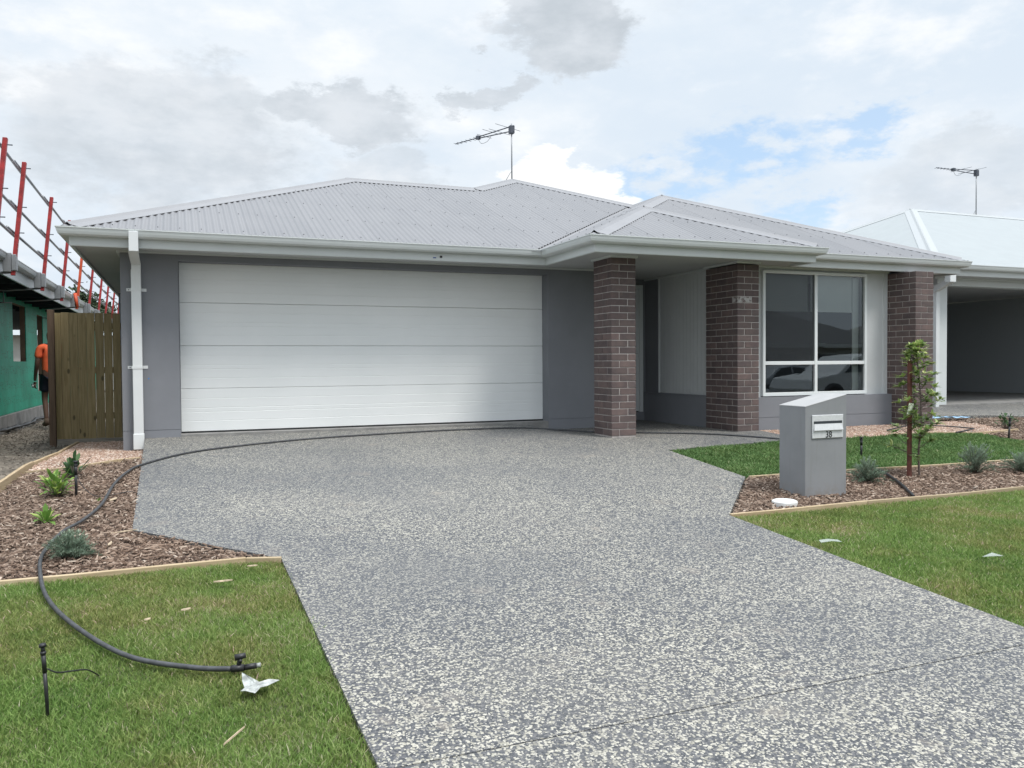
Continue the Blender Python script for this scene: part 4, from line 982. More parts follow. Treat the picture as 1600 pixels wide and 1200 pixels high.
# ================================================================== PLANTS
def leaf_fan(VS, FS, RN, base, dirv, L, W, curl=.25, r=None, fold=.25):
    """one pointed leaf: 3 segments with a centre fold; appended to numpy lists"""
    d = dirv.normalized(); s = d.cross(Vector((0, 0, 1)));
    s = s.normalized() if s.length > 1e-4 else Vector((1, 0, 0)); n = s.cross(d)
    b = sum(len(v) for v in VS) if False else len(VS)
    for t, w_ in ((0, .12), (.3, .85), (.65, .9), (1, .04)):
        c = base+d*L*t-Vector((0, 0, 1))*curl*L*t*t
        VS.extend([c-s*W*w_*.5+n*fold*W*w_*.5, c, c+s*W*w_*.5+n*fold*W*w_*.5])
    r = random.random() if r is None else r
    for i in range(3):
        a = b+i*3; FS.extend([(a, a+1, a+4, a+3), (a+1, a+2, a+5, a+4)]); RN.extend([r, r])
def leafobj(name, VS, FS, RN, mt, parent):
    o = fastmesh(name, np.array([tuple(v) for v in VS]), np.array(FS), mt, np.array(RN), parent); o['kind'] = 'stuff'; return o
def sapling():
    bx, by = 6.70, -4.77; bz = float(Gb(bx, by))-.03
    root = empty('sapling', (bx, by, bz)); tag(root, 'young slender tree with glossy yellow green leaves tied to a red brown stake', 'tree')
    st = [(0, 0, -.02), (-.005, .01, .25), (.015, .0, .5), (.012, 0, .7), (-.01, 0, .95), (-.045, 0, 1.17), (-.05, 0, 1.28)]
    MB().tube(catmull(st, 4), [.011-.0075*i/24 for i in range(25)], 7).build('trunk', M['bark'], root)
    sp = catmull(st, 12); VS, FS, RN = [], [], []; tw = MB(); random.seed(21)
    def whorl(p, d, n, L, W, bright):
        for k in range(n):
            a = random.uniform(0, 6.28); v_ = (d*random.uniform(.25, 1.0)+Vector((math.cos(a), math.sin(a), random.uniform(-.2, .5)))*.75).normalized()
            leaf_fan(VS, FS, RN, p, v_, L*random.uniform(.65, 1.15), W*random.uniform(.8, 1.15), random.uniform(.0, .35), min(1, max(0, random.gauss(bright, .22))))
    for i in range(78):
        t = random.uniform(.12, .97); p = sp[int(t*(len(sp)-1))]; a = random.uniform(0, 6.28)
        rad = (.035+.30*(1-t)**.85)*random.uniform(.55, 1.15) if t > .4 else .07+.20*random.random()
        dr = Vector((math.cos(a), math.sin(a)*.9, random.uniform(.25, .95))).normalized(); tip = p+dr*rad; mid = p+dr*rad*.5+Vector((0, 0, -.01))
        tw.tube([p, mid, tip], [.0035, .0028, .0018], 5)
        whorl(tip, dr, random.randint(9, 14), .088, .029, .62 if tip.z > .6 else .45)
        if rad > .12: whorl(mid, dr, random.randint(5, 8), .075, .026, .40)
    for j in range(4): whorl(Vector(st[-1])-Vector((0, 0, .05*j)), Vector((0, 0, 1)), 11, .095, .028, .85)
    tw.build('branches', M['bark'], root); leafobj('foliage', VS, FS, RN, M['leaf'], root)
    sx, sy_ = 6.585, -4.75; z0 = float(Gb(sx, sy_))
    sk = empty('timber_stake', (sx, sy_, z0)); tag(sk, 'red brown hardwood stake supporting the sapling', 'stake')
    MB().box((-.017, -.017, -.1), (.017, .017, 1.12)).build('post', M['stake'], sk, bevel=.003)
    MB().tube(catmull([(-.02, -.02, .78), (.05, -.035, .77), (.13, -.04, .775), (.14, .01, .78), (.05, .02, .78), (-.02, .02, .785)], 5), .004, 5).build('tie', M['bark'], sk)
    tg = MB(); tg.add([(-.075, -.035, .60), (-.005, -.03, .595), (.02, -.03, .70), (-.045, -.035, .71), (-.075, -.033, .60), (-.005, -.028, .595), (.02, -.028, .70), (-.045, -.033, .71)], [(0, 1, 2, 3), (7, 6, 5, 4), (0, 4, 5, 1), (1, 5, 6, 2), (2, 6, 7, 3), (3, 7, 4, 0)])
    t_ = tg.build('plant_tag', M['tag']); t_.location = (sx, sy_, z0); tag(t_, 'small green and white plant tag hanging on the stake', 'tag')
sapling()
def feathery(x, y, r, h, label, seed, mt='needle', dens=1.0, droop=.3):
    random.seed(seed); z = float(Gb(x, y))-.03; root = empty('shrub', (x, y, z)); tag(root, label, 'shrub', 'low blue green shrubs')
    tw = MB(); VS, FS, RN = [], [], []
    for i in range(int(70*dens)):
        a = random.uniform(0, 6.28); el_ = random.uniform(.15, 1.45); L = 1
        d = Vector((math.cos(a)*math.cos(el_)*r, math.sin(a)*math.cos(el_)*r, math.sin(el_)*h))*random.uniform(.75, 1.1)
        p0 = Vector((random.uniform(-.02, .02), random.uniform(-.02, .02), 0)); pts = [p0+d*t+Vector((0, 0, .12*h*math.sin(math.pi*t)-droop*.1*t*t*r)) for t in (0, .35, .7, 1)]
        tw.tube(pts, [.0025, .002, .0015, .001], 4)
        for q in range(int(60*dens)):
            t = random.uniform(.18, 1.0); c = pts[0].lerp(pts[1], t/.35) if t < .35 else (pts[1].lerp(pts[2], (t-.35)/.35) if t < .7 else pts[2].lerp(pts[3], (t-.7)/.3))
            v_ = (d.normalized()*.7+Vector((random.gauss(0, .6), random.gauss(0, .6), random.gauss(.15, .5)))).normalized(); Ln = random.uniform(.012, .03); s_ = v_.cross(Vector((random.random(), random.random(), 1))).normalized()*.0021
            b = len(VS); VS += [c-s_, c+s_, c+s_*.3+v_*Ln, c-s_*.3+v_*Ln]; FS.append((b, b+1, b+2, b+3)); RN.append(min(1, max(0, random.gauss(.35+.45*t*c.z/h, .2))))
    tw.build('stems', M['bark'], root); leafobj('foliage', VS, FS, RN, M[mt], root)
feathery(-.635, -5.12, .165, .18, 'round blue green shrub at the bend of the hose in the left bed', 3, dens=1.35)
feathery(5.97, -4.83, .235, .24, 'low blue green shrub right behind the letterbox', 4, dens=1.15)
feathery(7.36, -4.84, .25, .33, 'blue green shrub between the sapling and the right edge of the bed', 5, dens=1.15)
feathery(7.90, -4.95, .24, .24, 'blue green shrub cut by the right edge of the photo', 6, dens=1.1)
def leafy(x, y, n, L, W, label, seed, mt='leafbright', h=.12, spread=.9):
    random.seed(seed); z = float(Gb(x, y))-.02; root = empty('leafy_plant', (x, y, z)); tag(root, label, 'plant', 'small leafy plants of the beds')
    tw = MB(); VS, FS, RN = [], [], []
    for i in range(n):
        a = random.uniform(0, 6.28); e_ = random.uniform(.5, 1.4); d = Vector((math.cos(a)*math.cos(e_)*spread, math.sin(a)*math.cos(e_)*spread, math.sin(e_)))
        p = d*random.uniform(.2, 1)*h; tw.tube([(0, 0, -.02), p*.5, p], [.003, .0025, .0015], 4)
        leaf_fan(VS, FS, RN, p, d.normalized(), L*random.uniform(.6, 1.1), W*random.uniform(.8, 1.2), random.uniform(.1, .6))
    tw.build('stems', M['bark'], root); leafobj('foliage', VS, FS, RN, M[mt], root)
leafy(-.93, -3.25, 80, .105, .036, 'bright green bushy plant left of the sprinkler stake', 8, h=.18)
leafy(-.90, -2.50, 52, .11, .040, 'dark green topped plant behind the sprinkler stake', 9, 'leafdark', h=.20, spread=.6)
leafy(-1.0, -2.85, 40, .10, .034, 'pale green low plant behind the bright bushy plant', 10, h=.11)
leafy(-.885, -4.14, 20, .14, .036, 'rosette of long bright leaves in front of the bushy plants', 11, h=.04)
leafy(-.60, -3.55, 6, .06, .022, 'tiny pale seedling beside the hose in the left bed', 12, h=.01)
leafy(-1.22, -4.10, 6, .06, .022, 'tiny seedling left of the leaf rosette', 14, h=.01)
leafy(11.0, -2.45, 46, .07, .05, 'dark green round leaved bush near the neighbouring driveway', 13, 'leafdark', h=.24)
leafy(10.55, -1.30, 30, .07, .05, 'small dark bush at the foot of the neighbouring post', 15, 'leafdark', h=.22)
bb = MB(); random.seed(5); vs = []; fs = []
for i in range(13):
    for j in range(5): vs.append((i*.1-.6, j*.05-.1, .03+.035*abs(math.sin(i*1.7+j*2.1))*(1-abs(i-6)/9)+.015*random.random()))
for i in range(12):
    for j in range(4): a = i*5+j; fs.append((a, a+5, a+6, a+1))
o = bb.add(vs, fs, True).build('blue_plastic_sheet', M['bluebag']); so_ = o.modifiers.new('solid', 'SOLIDIFY'); so_.thickness = .004; o.location = (11.0, -1.3, float(Gb(11.0, -1.3))-.01); tag(o, 'crumpled pale blue plastic sheet lying by the neighbouring post', 'plastic sheet')

# ================================================================== TIMBER GATE AND POST
gate = empty('paling_gate', (-1.15, 1.70, -.2)); tag(gate, 'tall treated pine paling gate between house and bare path', 'gate')
x = -.43; random.seed(2)
for i in range(8):
    wd = .099+random.uniform(-.004, .004); gap = .002 if i < 4 else .006
    dz = random.uniform(-.004, .004)
    MB().box((x, -.008+random.uniform(-.001, .001), .04+dz), (x+wd, .010, 1.735+dz+(-.01 if i == 0 else 0))).build('paling', M['paling'], gate, bevel=.0015); x += wd+gap
MB().box((x+.0, .0, .04), (x+.07, .018, 1.30)).build('paling', M['paling'], gate, bevel=.0015)
for z in (.30, .92, 1.52): MB().box((-.43, .0105, z), (x, .048, z+.085)).build('rail', M['paling'], gate)
pst = MB().box((-.035, -.05, -.15), (.04, .05, 1.76)).build('timber_post', M['postwood'], bevel=.003); pst.location = (-1.575, 1.55, -.2); tag(pst, 'dark weathered timber post at the left edge of the paling gate', 'post')

# ================================================================== LEFT NEIGHBOUR: house frame in green wrap
nl = empty('house_under_construction', (-2.9, 8, -.25)); tag(nl, 'unfinished house wrapped in green membrane with open window holes', 'house')
def N(): return HM(nl)
WX = -2.9; y_a, y_b = -1.0, 24
ops = [(1.2, 2.6, .9, 2.02), (4.1, 5.1, .9, 2.02), (6.92, 8.28, .92, 2.02), (9.65, 10.45, .28, 1.95), (13.5, 15, .9, 2.0)]
mb = N(); prev = y_a
for (ya, yb, za, zb) in ops:
    mb.box((WX-.012, prev, -.03), (WX, ya, 2.16)); mb.box((WX-.012, ya, -.03), (WX, yb, za)); mb.box((WX-.012, ya, zb), (WX, yb, 2.16)); prev = yb
mb.box((WX-.012, prev, -.03), (WX, y_b, 2.16)); mb.build('membrane_wall', M['wrap'])
N().box((WX-6.5, y_a, -.45), (WX+.03, y_b, -.035)).build('concrete_slab', M['slab'], bevel=.01)
studm = mat('pine_stud', (.20, .15, .10), .85, var=.2)
for i in range(42):
    yy = y_a+.3+i*.6
    if any(a-.05 < yy < b+.05 for a, b, *_ in ops): continue
    N().box((WX-.105, yy, -.03), (WX-.013, yy+.04, 2.16)).build('stud', studm)
for (ya, yb, za, zb) in ops:
    mb = N(); mb.box((WX-.105, ya-.045, za-.04), (WX-.014, yb+.045, za)); mb.box((WX-.105, ya-.045, zb), (WX-.014, yb+.045, zb+.09)); mb.box((WX-.105, ya-.045, za), (WX-.014, ya-.002, zb)); mb.box((WX-.105, yb+.002, za), (WX-.014, yb+.045, zb)); mb.build('window_opening', studm)
mb = N(); mb.tube([(WX-2.2, 7.0, 2.1), (WX-1.0, 10.6, .2)], .045, 4); mb.build('brace', studm)
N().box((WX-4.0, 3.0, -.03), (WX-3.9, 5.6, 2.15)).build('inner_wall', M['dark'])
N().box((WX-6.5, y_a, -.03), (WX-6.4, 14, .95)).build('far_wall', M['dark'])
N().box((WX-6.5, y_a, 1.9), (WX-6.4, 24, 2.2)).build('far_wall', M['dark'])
N().box((WX-6.5, y_a, 2.17), (WX+.60, y_b, 2.20)).build('ceiling_eave_shade', M['dark'])  # ceiling sheet carried past the wall, coloured dark as eave shade
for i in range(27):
    yy = y_a+.2+i*.9; mb = N(); mb.box((WX-.6, yy, 2.08), (WX+.58, yy+.035, 2.17)); mb.build('rafter_end', M['dark'])  # rafters coloured near black to stand for shade under the eave
GX = -2.15
NOUT = [(-9.6, -1.6), (GX, -1.6), (GX, 24.5), (-9.6, 24.5)]
gp = [(o_, z-2.31+2.36) for o_, z in GPROF]; fp = [(.12, 2.34), (.12, 2.10), (.15, 2.10), (.15, 2.34)]
sweep(N(), NOUT, gp, 1, 2).build('gutter', M['fascia']); sweep(N(), NOUT, fp, 1, 2).build('fascia', M['fascia'])
sweep(N(), NOUT, gp, 0, 1).build('gutter', M['fascia']); sweep(N(), NOUT, fp, 0, 1).build('fascia', M['fascia'])
zz = 2.36; t_n = (9.6+GX)/2
for tri in ([(GX-.04, -1.6+.04, zz-.02), (GX-.04, 24.44, zz-.02), (GX-t_n, 24.5-t_n, zz+K*t_n*.55), (GX-t_n, -1.6+t_n, zz+K*t_n*.55)], [(GX-.06, -1.54, zz), (-9.54, -1.54, zz), (GX-t_n, -1.6+t_n, zz+K*t_n*.55)]):
    N().add(tri, [tuple(range(len(tri)))]).build('roof_sheeting', M['lightroof'])
# edge protection rail clamped to that roof
gr = empty('roof_guardrail', (GX, 2.19, 2.0)); tag(gr, 'temporary edge protection of red posts and steel tubes along the unfinished roof', 'guardrail')
def GG(): return HM(gr)
ys_ = [.9, 2.19, 4.68, 6.98, 9.36, 11.72, 14.1, 16.2, 18.5, 20.8, 22.9]
LX, ZB, ZT = .165, 2.06, 3.60
def px_(z): return GX+.03+(z-ZB)/(ZT-ZB)*LX
for i, yy in enumerate(ys_):
    mb = GG(); w_ = .036
    for z0, z1 in ((ZB, ZT),):
        a, b = px_(z0), px_(z1); mb.add([(a, yy-w_, z0), (a+.05, yy-w_, z0), (a+.05, yy+w_, z0), (a, yy+w_, z0), (b, yy-w_, z1), (b+.05, yy-w_, z1), (b+.05, yy+w_, z1), (b, yy+w_, z1)], [(0, 3, 2, 1), (4, 5, 6, 7), (0, 1, 5, 4), (1, 2, 6, 5), (2, 3, 7, 6), (3, 0, 4, 7)])
    mb.build('post', M['red' if i not in (4,) else 'orange'], gr, bevel=.004)
    for q_ in range(4):
        z = 2.42+q_*.065; a = px_(z)+.0505; GG().tube([(a-.004, yy, z), (a+.002, yy, z)], .010, 8).build('pin_hole', M['bag'], gr)
    a = px_(2.2); mb = GG(); mb.box((a-.10, yy-.06, 2.10), (a-.002, yy+.06, 2.36)); mb.box((a+.0, yy-.055, 2.12), (a+.062, yy+.055, 2.34)); mb.build('clamp', M['steel'], gr, bevel=.006)
    GG().tube([(a-.02, yy, 2.10), (a-.5, yy+.05, 2.06), (a-.66, yy+.05, 2.06)], .018, 6).build('bracket_arm', M['steel'], gr)
    if i in (2, 4, 6): mb = GG(); mb.tube([(a-.55, yy+.05, 2.06), (a-.55, yy+.05, 1.86)], .010, 6); mb.tube([(a-.65, yy+.05, 1.86), (a-.44, yy+.05, 1.86)], .010, 6); mb.build('screw_jack', M['steel'], gr)
for z in (3.50, 2.97, 2.62):
    a = px_(z)-.03
    for i in range(len(ys_)-1):
        y0, y1_ = ys_[i]-.30, ys_[i+1]+.16; zo = .0
        GG().tube([(a-.012, y0, z+.05), (a, y1_, z-.012)], .019, 8).build('rail_tube', M['steel'], gr)
    for yy in ys_: GG().tube([(a, yy, z+.02), (a+.14, yy, z+.02)], .008, 6).build('pin', M['antenna'], gr)
ob = MB().tube([(-2.02, 8.75, 2.05), (-2.06, 8.8, 2.36)], .035, 4).build('orange_brace', M['orange']); tag(ob, 'short orange steel brace under the guardrail beside the gate top', 'brace')

ps = catmull([(-2.80+.05*math.sin(i*2.1), -1.0+i*.9, -.165-.012*i+.02*math.sin(i*1.3)) for i in range(14)], 4); c_ = Vector(ps[20])
o = MB().tube([p-c_ for p in ps], [.028+.012*math.sin(i*1.9) for i in range(len(ps))], 6).build('plastic_strip', M['black']); o.location = c_; tag(o, 'strip of black plastic lying along the foot of the concrete slab', 'plastic sheet')
# ================================================================== WORKER behind the gate post
def skin_mesh(name, verts, edges, radii, mt, parent, root=0, sub_=2):
    me = bpy.data.meshes.new(name); me.from_pydata(verts, edges, []); me.materials.append(mt); o = bpy.data.objects.new(name, me); link(o, parent)
    sk = o.modifiers.new('skin', 'SKIN'); sd_ = me.skin_vertices[0].data
    for i, r in enumerate(radii): sd_[i].radius = r if isinstance(r, tuple) else (r, r); sd_[i].use_root = (i == root)
    su = o.modifiers.new('sub', 'SUBSURF'); su.levels = sub_; su.render_levels = sub_
    dg = bpy.context.evaluated_depsgraph_get(); me2 = bpy.data.meshes.new_from_object(o.evaluated_get(dg)); o.modifiers.clear(); o.data = me2
    for p in me2.polygons: p.use_smooth = True
    return o
pe = empty('person', (-2.235, 6.55, -.27), R(200)); tag(pe, 'worker in orange shirt and navy shorts half hidden by the dark gate post', 'person')
# local frame: faces -y, x to the figure's left is +x
V_ = [(0, 0, .95), (0, 0, 1.10), (0, .005, 1.28), (0, .01, 1.42), (0, 0, 1.50), (0, -.01, 1.56), (0, -.02, 1.66), (0, -.015, 1.74),
      (.10, 0, .90), (.105, -.06, .50), (.105, .05, .10), (.105, -.08, .04), (-.10, 0, .90), (-.105, .10, .52), (-.105, .26, .16), (-.105, .20, .05),
      (.185, .01, 1.42), (.24, .03, 1.14), (.25, -.08, .90), (.25, -.11, .82), (-.185, .01, 1.42), (-.24, -.03, 1.14), (-.25, -.12, .90), (-.25, -.15, .82)]
E_ = [(0, 1), (1, 2), (2, 3), (3, 4), (4, 5), (5, 6), (6, 7), (0, 8), (8, 9), (9, 10), (10, 11), (0, 12), (12, 13), (13, 14), (14, 15), (3, 16), (16, 17), (17, 18), (18, 19), (3, 20), (20, 21), (21, 22), (22, 23)]
R_ = [(.15, .11), (.14, .10), (.155, .105), (.12, .085), .055, .052, (.078, .095), (.055, .07), .085, .055, .038, .035, .085, .055, .038, .035, .055, .042, .030, .026, .055, .042, .030, .026]
skin_mesh('body', V_, E_, R_, M['skin'], pe)
for sx in (1, -1):       # hands: palm and five short finger chains
    bx_, by_, bz_ = (.25, -.115, .80) if sx > 0 else (-.25, -.155, .80); hv = [(bx_, by_, bz_), (bx_, by_-.01, bz_-.05)]; he = [(0, 1)]; hr = [.026, .03]
    for k in range(4):
        o1 = len(hv); yy = by_-.035+.018*k; hv += [(bx_, yy, bz_-.075), (bx_-.012*sx, yy, bz_-.105), (bx_-.03*sx, yy, bz_-.12)]; he += [(1, o1), (o1, o1+1), (o1+1, o1+2)]; hr += [.0095, .009, .008]
    o1 = len(hv); hv += [(bx_-.015*sx, by_-.045, bz_-.04), (bx_-.03*sx, by_-.06, bz_-.07)]; he += [(0, o1), (o1, o1+1)]; hr += [.011, .009]
    skin_mesh('hand', hv, he, hr, M['skin'], pe, sub_=1)
SV = [(0, 0, .93), (0, 0, 1.05), (0, .005, 1.28), (0, .01, 1.43), (.19, .01, 1.43), (.222, .025, 1.22), (-.19, .01, 1.43), (-.222, -.01, 1.22)]
skin_mesh('shirt', SV, [(0, 1), (1, 2), (2, 3), (3, 4), (4, 5), (3, 6), (6, 7)], [(.175, .13), (.165, .12), (.175, .125), (.13, .10), .075, .068, .075, .068], M['hivis'], pe)
skin_mesh('shirt_yoke', [(0, .01, 1.40), (0, .01, 1.455), (.15, .01, 1.455), (-.15, .01, 1.455), (0, 0, 1.50)], [(0, 1), (1, 2), (1, 3), (1, 4)], [(.12, .108), (.12, .10), .068, .068, .062], M['navy'], pe)
skin_mesh('shorts', [(0, 0, .98), (.10, 0, .86), (.112, -.045, .60), (-.10, 0, .86), (-.112, .065, .60)], [(0, 1), (1, 2), (0, 3), (3, 4)], [(.165, .125), .108, .088, .108, .088], M['navy'], pe)
skin_mesh('hair', [(0, .01, 1.70), (0, .0, 1.765)], [(0, 1)], [(.082, .098), (.05, .065)], M['hair'], pe)
for sx, yy, zz_ in ((.105, .02, .05), (-.105, .27, .10)):
    mb = MB(); mb.tube([(sx, yy+.06, zz_+.08), (sx, yy+.05, zz_-.01), (sx, yy-.10, zz_-.03), (sx, yy-.20, zz_-.04)], [.05, .052, .045, .03], 10); mb.build('boot', M['boot'], pe)
MB().tube([(.265, -.13, .72), (.265, -.20, .75)], .032, 10).build('drink_can', M['alu'], pe)

# ================================================================== RIGHT NEIGHBOUR
nr = empty('neighbouring_house', (16, 3, -.1)); tag(nr, 'pale roofed neighbouring house with its garage standing open', 'house')
def Q(): return HM(nr)
ZN = 2.50; NX0, NY0, NX1, NY1 = 12.1, -.29, 27.0, 10.01
QOUT = [(NX0, NY0), (NX1, NY0), (NX1, NY1), (NX0, NY1)]; dzn = ZN-2.31
gq = [(o_, z+dzn) for o_, z in GPROF]; fq = [(o_, z+dzn) for o_, z in FPROF]
for a, b in ((0, 1), (3, 4)): sweep(Q(), QOUT, gq, a, b).build('gutter', M['fascia']); sweep(Q(), QOUT, fq, a, b).build('fascia', M['fascia'])
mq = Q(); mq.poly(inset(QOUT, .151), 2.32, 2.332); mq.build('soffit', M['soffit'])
tn = (NY1-NY0)/2; zn = ZN+K*tn
nroof = empty('roof', (0, 0, 0), 0, nr); offn = nr.location.copy()
roof_face((0, NY0), (1, 0), (0, 1), [(NX0+s, s), (NX1-s, s), (NX1-tn, tn), (NX0+tn, tn)], M['lightroof'], nroof, offn, ze=ZN, corr=False, cover=1.524)
roof_face((NX0, 0), (0, 1), (1, 0), [(NY0+s, s), (NY1-s, s), (NY0+tn, tn)], M['lightroof'], nroof, offn, ze=ZN, corr=False, cover=1.524)
for a, b, n1, n2 in (((NX0+q, NY0+q, ZN+K*q), (NX0+tn, NY0+tn, zn), NF, NL), ((NX0+tn-.03, NY0+tn, zn), (NX1-tn, NY0+tn, zn), NF, NB), ((NX0+q, NY1-q, ZN+K*q), (NX0+tn, NY1-tn, zn), NB, NL)):
    ridge(a, b, n1, n2, M['lightcap'], nroof, offn, wd=.15)
Q().box((12.74, .20, -.15), (12.98, .45, 2.32)).build('wall', M['fascia'])
Q().box((12.60, .62, -.15), (12.74, 9.4, 2.32)).build('wall', M['trim'])
Q().box((12.98, .22, 2.175), (18.6, .45, 2.32)).build('wall', M['fascia'])
Q().box((12.66, .18, 2.29), (18.6, .2, 2.318)).build('eave_bead', M['fascia'])
Q().box((18.0, .20, -.15), (26.0, .45, 2.32)).build('wall', M['render'])
gm = mat('garage_lining', (.42, .45, .47), .9)
Q().box((12.745, 6.0, .0), (18.8, 6.1, 2.3)).build('garage_back_wall', gm); Q().box((12.76, .46, .0), (12.80, 6.0, 2.3)).build('garage_side_wall', gm); Q().box((18.8, .46, .0), (18.84, 6.0, 2.3)).build('garage_side_wall', gm)
Q().box((12.745, .19, -.2), (18.8, 6.1, .0)).build('garage_floor', M['slab'])
dq = empty('downpipe', (0, 0, 0), 0, nr)
Q().box((12.46, -.30, 2.18), (12.60, -.18, 2.44)).build('dropper', M['white'], dq, bevel=.004)
mb = Q(); mb.add([(12.46, -.29, 2.18), (12.58, -.29, 2.18), (12.58, -.29, 2.27), (12.46, -.29, 2.27), (12.60, .19, 2.02), (12.70, .19, 2.02), (12.70, .19, 2.14), (12.60, .19, 2.14)], [(0, 3, 2, 1), (4, 5, 6, 7), (0, 1, 5, 4), (1, 2, 6, 5), (2, 3, 7, 6), (3, 0, 4, 7)]); mb.build('elbow', M['white'], dq)
Q().box((12.60, .105, -.12), (12.69, .19, 2.10)).build('pipe', M['white'], dq, bevel=.004)
antenna((19.57, 4.86, 4.62), 1.25, (-1, 0), 1.45, 'tv antenna standing on the pale neighbouring roof')

# ================================================================== ACROSS THE STREET (mirrored in the window) and far trees
def simple_house(x0, y0, x1, y1, wallm, roofm, label, zb=-.85, k=.42):
    root = empty('house_across_street', ((x0+x1)/2, (y0+y1)/2, zb)); tag(root, label, 'house', 'houses across the street')
    def S(): return HM(root)
    S().box((x0+.6, y0+.6, zb), (x1-.6, y1-.6, zb+2.6)).build('wall', wallm)
    t = min(x1-x0, y1-y0)/2; ze = zb+2.75
    mb = S(); mb.add([(x0, y0, ze), (x1, y0, ze), (x1, y1, ze), (x0, y1, ze), (x0+t, y0+t, ze+k*t), (x1-t, y1-t, ze+k*t)], [(0, 1, 5, 4), (1, 2, 5), (2, 3, 4, 5), (3, 0, 4), (3, 2, 1, 0)]); mb.build('roof', roofm)
    mb = S(); mb.box((x0-.02, y1-.1, ze-.22), (x1+.02, y1+.05, ze+.01)); mb.build('gutter', M['fascia'])
    xm = x0+1.2; d_ = S(); d_.box((xm, y1-.62, zb+.02), (xm+4.8, y1-.55, zb+2.15)); d_.build('garage_door', M['lightroof'])
    for i in range(2):
        xw = xm+6.2+i*3.2
        if xw+1.8 < x1-.8:
            fr = S(); fr.box((xw, y1-.62, zb+.8), (xw+1.8, y1-.54, zb+2.2)); f_ = fr.build('window', M['frame']); g_ = S(); g_.box((xw+.06, y1-.545, zb+.86), (xw+1.74, y1-.53, zb+2.14)); g_.build('glass', M['carglass'], f_) if False else g_.build('window_glass', M['carglass'])
simple_house(14, -44, 27.5, -31, M['housewall'], M['rooftile_dark'], 'dark roofed house mirrored in the left window pane')
simple_house(29, -45, 43, -31.5, mat('opposite_wall_white', (.6, .6, .58), .8), M['rooftile_dark'], 'white walled house mirrored in the right window pane')
simple_house(-6, -44, 11, -31, M['housewall'], M['lightroof'], 'pale roofed house behind the photographer')
simple_house(45, -45, 60, -31.5, M['housewall'], M['rooftile_dark'], 'dark roofed house at the far end of the street')
def car(loc, rz, prof, glassprof, L, Wd, wheels, wr, body, label, name):
    root = empty(name, loc, rz); tag(root, label, 'car', 'cars parked along the street')
    def shell(pts, w0, w1, zsplit, mt, nm, ins=0):
        n = len(pts); vs = []
        for sgn in (-1, 1):
            for x, z in pts:
                t = max(0, min(1, (z-zsplit)/.6)); hw = w0*(1-t)+w1*t; vs.append((x, sgn*(hw-ins), z))
        fs = [tuple(range(n)), tuple(reversed(range(n, 2*n)))]+[(i, n+i, n+(i+1) % n, (i+1) % n) for i in range(n)]
        return MB().add(vs, fs).build(nm, mt, root, bevel=.05, seg=3)
    shell(prof, Wd/2, Wd/2*.78, .85, body, 'body')
    for gp_ in glassprof:
        for sgn in (-1, 1):
            vs = []
            for o_ in (.0, .012):
                for x, z in gp_:
                    t = max(0, min(1, (z-.85)/.6)); hw = Wd/2*(1-t)+Wd/2*.78*t+.004+o_; vs.append((x, sgn*hw, z))
            n = len(gp_); MB().add(vs, [tuple(range(n)), tuple(range(n, 2*n))]+[(i, n+i, n+(i+1) % n, (i+1) % n) for i in range(n)]).build('side_window', M['carglass'], root)
    for wx in wheels:
        for sgn in (-1, 1):
            MB().tube([(wx, sgn*(Wd/2-.20), wr), (wx, sgn*(Wd/2+.012), wr)], wr, 24).build('tyre', M['tyre'], root, bevel=.02)
            MB().tube([(wx, sgn*(Wd/2), wr), (wx, sgn*(Wd/2+.02), wr)], wr*.62, 16).build('rim', M['alu'], root)
            MB().tube([(wx, sgn*(Wd/2-.1), wr+.02), (wx, sgn*(Wd/2+.004), wr+.02)], wr*1.16, 24).build('wheel_arch', M['black'], root)
            
    for sgn in (-1, 1):
        MB().box((-L/2+.02, sgn*(Wd/2-.25)-.14, .62), (-L/2+.12, sgn*(Wd/2-.25)+.14, .78)).build('headlight', M['alu'], root); MB().box((L/2-.10, sgn*(Wd/2-.2)-.12, .75), (L/2-.01, sgn*(Wd/2-.2)+.12, .95)).build('tail_light', M['red'], root)
hatch = [(-2.1, .28), (-2.15, .55), (-2.05, .78), (-1.2, .98), (-.55, 1.42), (.3, 1.50), (1.2, 1.40), (1.95, 1.02), (2.08, .85), (2.1, .45), (2.0, .25)]
car((24.6, -21.3, -.86), R(0), hatch, [[(-.98, .98), (-.45, 1.36), (.1, 1.42), (.1, .96)], [(.2, .96), (.2, 1.42), (1.0, 1.33), (1.35, .98)]], 4.2, 1.72, (-1.3, 1.28), .31, M['carsilver'], 'silver hatchback parked across the street, mirrored low in the left pane', 'hatchback')
suv = [(-2.3, .38), (-2.35, .7), (-2.2, 1.0), (-1.2, 1.14), (-.45, 1.68), (.5, 1.76), (1.9, 1.70), (2.25, 1.15), (2.32, .8), (2.28, .36)]
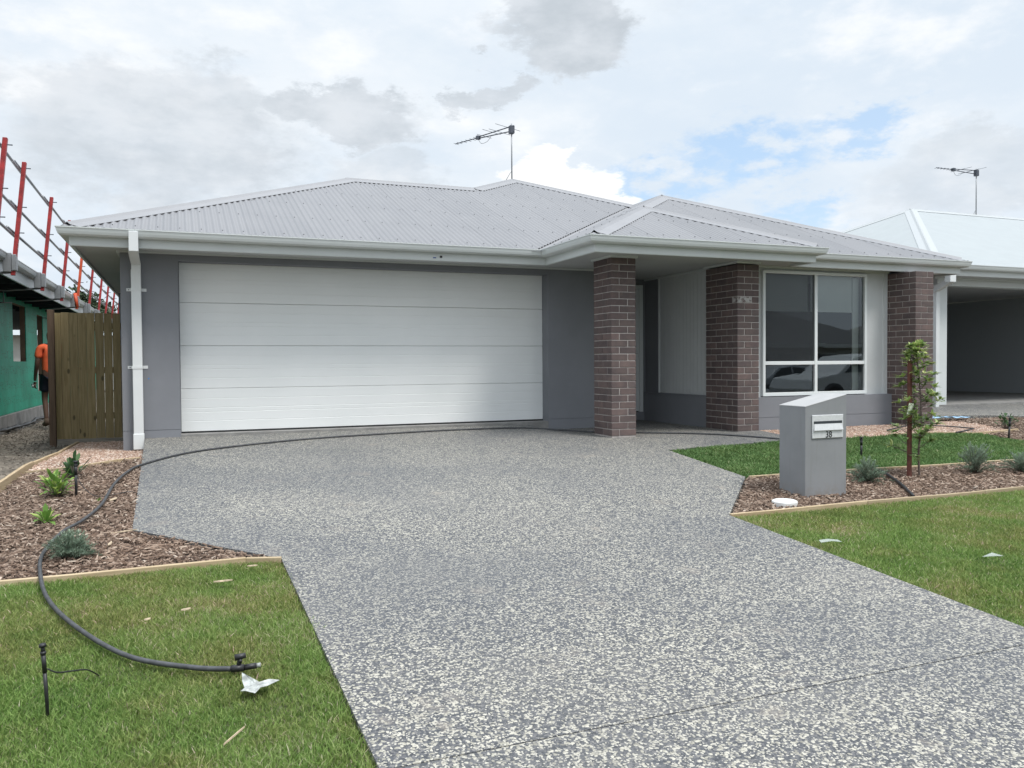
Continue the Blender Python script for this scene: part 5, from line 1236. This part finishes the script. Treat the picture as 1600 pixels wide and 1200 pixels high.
car((19.6, -12.1, -.70), R(0), suv, [[(-.95, 1.16), (-.35, 1.60), (.25, 1.66), (.25, 1.14)], [(.35, 1.14), (.35, 1.66), (1.1, 1.66), (1.1, 1.14)], [(1.2, 1.14), (1.2, 1.65), (1.75, 1.6), (2.0, 1.16)]], 4.65, 1.86, (-1.42, 1.42), .37, M['carwhite'], 'white four wheel drive parked by the near kerb, mirrored in the right pane', 'four_wheel_drive')
def fartree(x, y, z0, h, r, label, seed):
    random.seed(seed); root = empty('tree', (x, y, z0)); tag(root, label, 'tree', 'trees beyond the houses'); rg = np.random.default_rng(seed)
    MB().tube([(0, 0, 0), (.1, 0, h*.5), (0, .1, h*.8)], [.22, .16, .07], 7).build('trunk', M['bark'], root)
    cs = rg.normal(0, 1, (26, 3))*np.array([r*.45, r*.45, h*.14])+np.array([0, 0, h*.78]); VS = []
    for c in cs:
        n = 170; p = c+rg.normal(0, .30*r*.6, (n, 3)); a = rg.normal(0, .16, (n, 3)); b = rg.normal(0, .16, (n, 3)); VS.append(np.stack([p, p+a, p+a+b, p+b], 1).reshape(-1, 3))
    VS = np.concatenate(VS); n = len(VS)//4; o = fastmesh('crown', VS, np.arange(n*4).reshape(n, 4), M['crown'], rg.random(n), root)
fartree(-7.9, 60, -.5, 6.6, 2.2, 'dark tree top showing above the unfinished roof', 31)
fartree(-5.6, 66, -.5, 6.0, 2.0, 'smaller tree top right of the dark one beyond the unfinished roof', 32)
bh = empty('house_behind', (-6, 34, -.3)); tag(bh, 'grey walled house seen through the window holes of the wrapped house', 'house')
MB().box((-8, -3, 0), (3.0, 4, 2.5)).build('wall', M['housewall'], bh); MB().add([(-8.6, -3.6, 2.5), (3.6, -3.6, 2.5), (3.6, 4.6, 2.5), (-8.6, 4.6, 2.5), (-4.5, .5, 3.9), (-.5, .5, 3.9)], [(0, 1, 5, 4), (1, 2, 5), (2, 3, 4, 5), (3, 0, 4)]).build('roof', M['lightroof'], bh)
sw = empty('side_neighbour_fence', (-11, 10, -.3)); tag(sw, 'pale grey panel fence seen through the window holes', 'fence')
for i in range(12): MB().box((-.02, -8+i*1.5, 0), (.02, -8+i*1.5+1.48, 1.6)).build('fence_panel', M['lightroof'], sw)
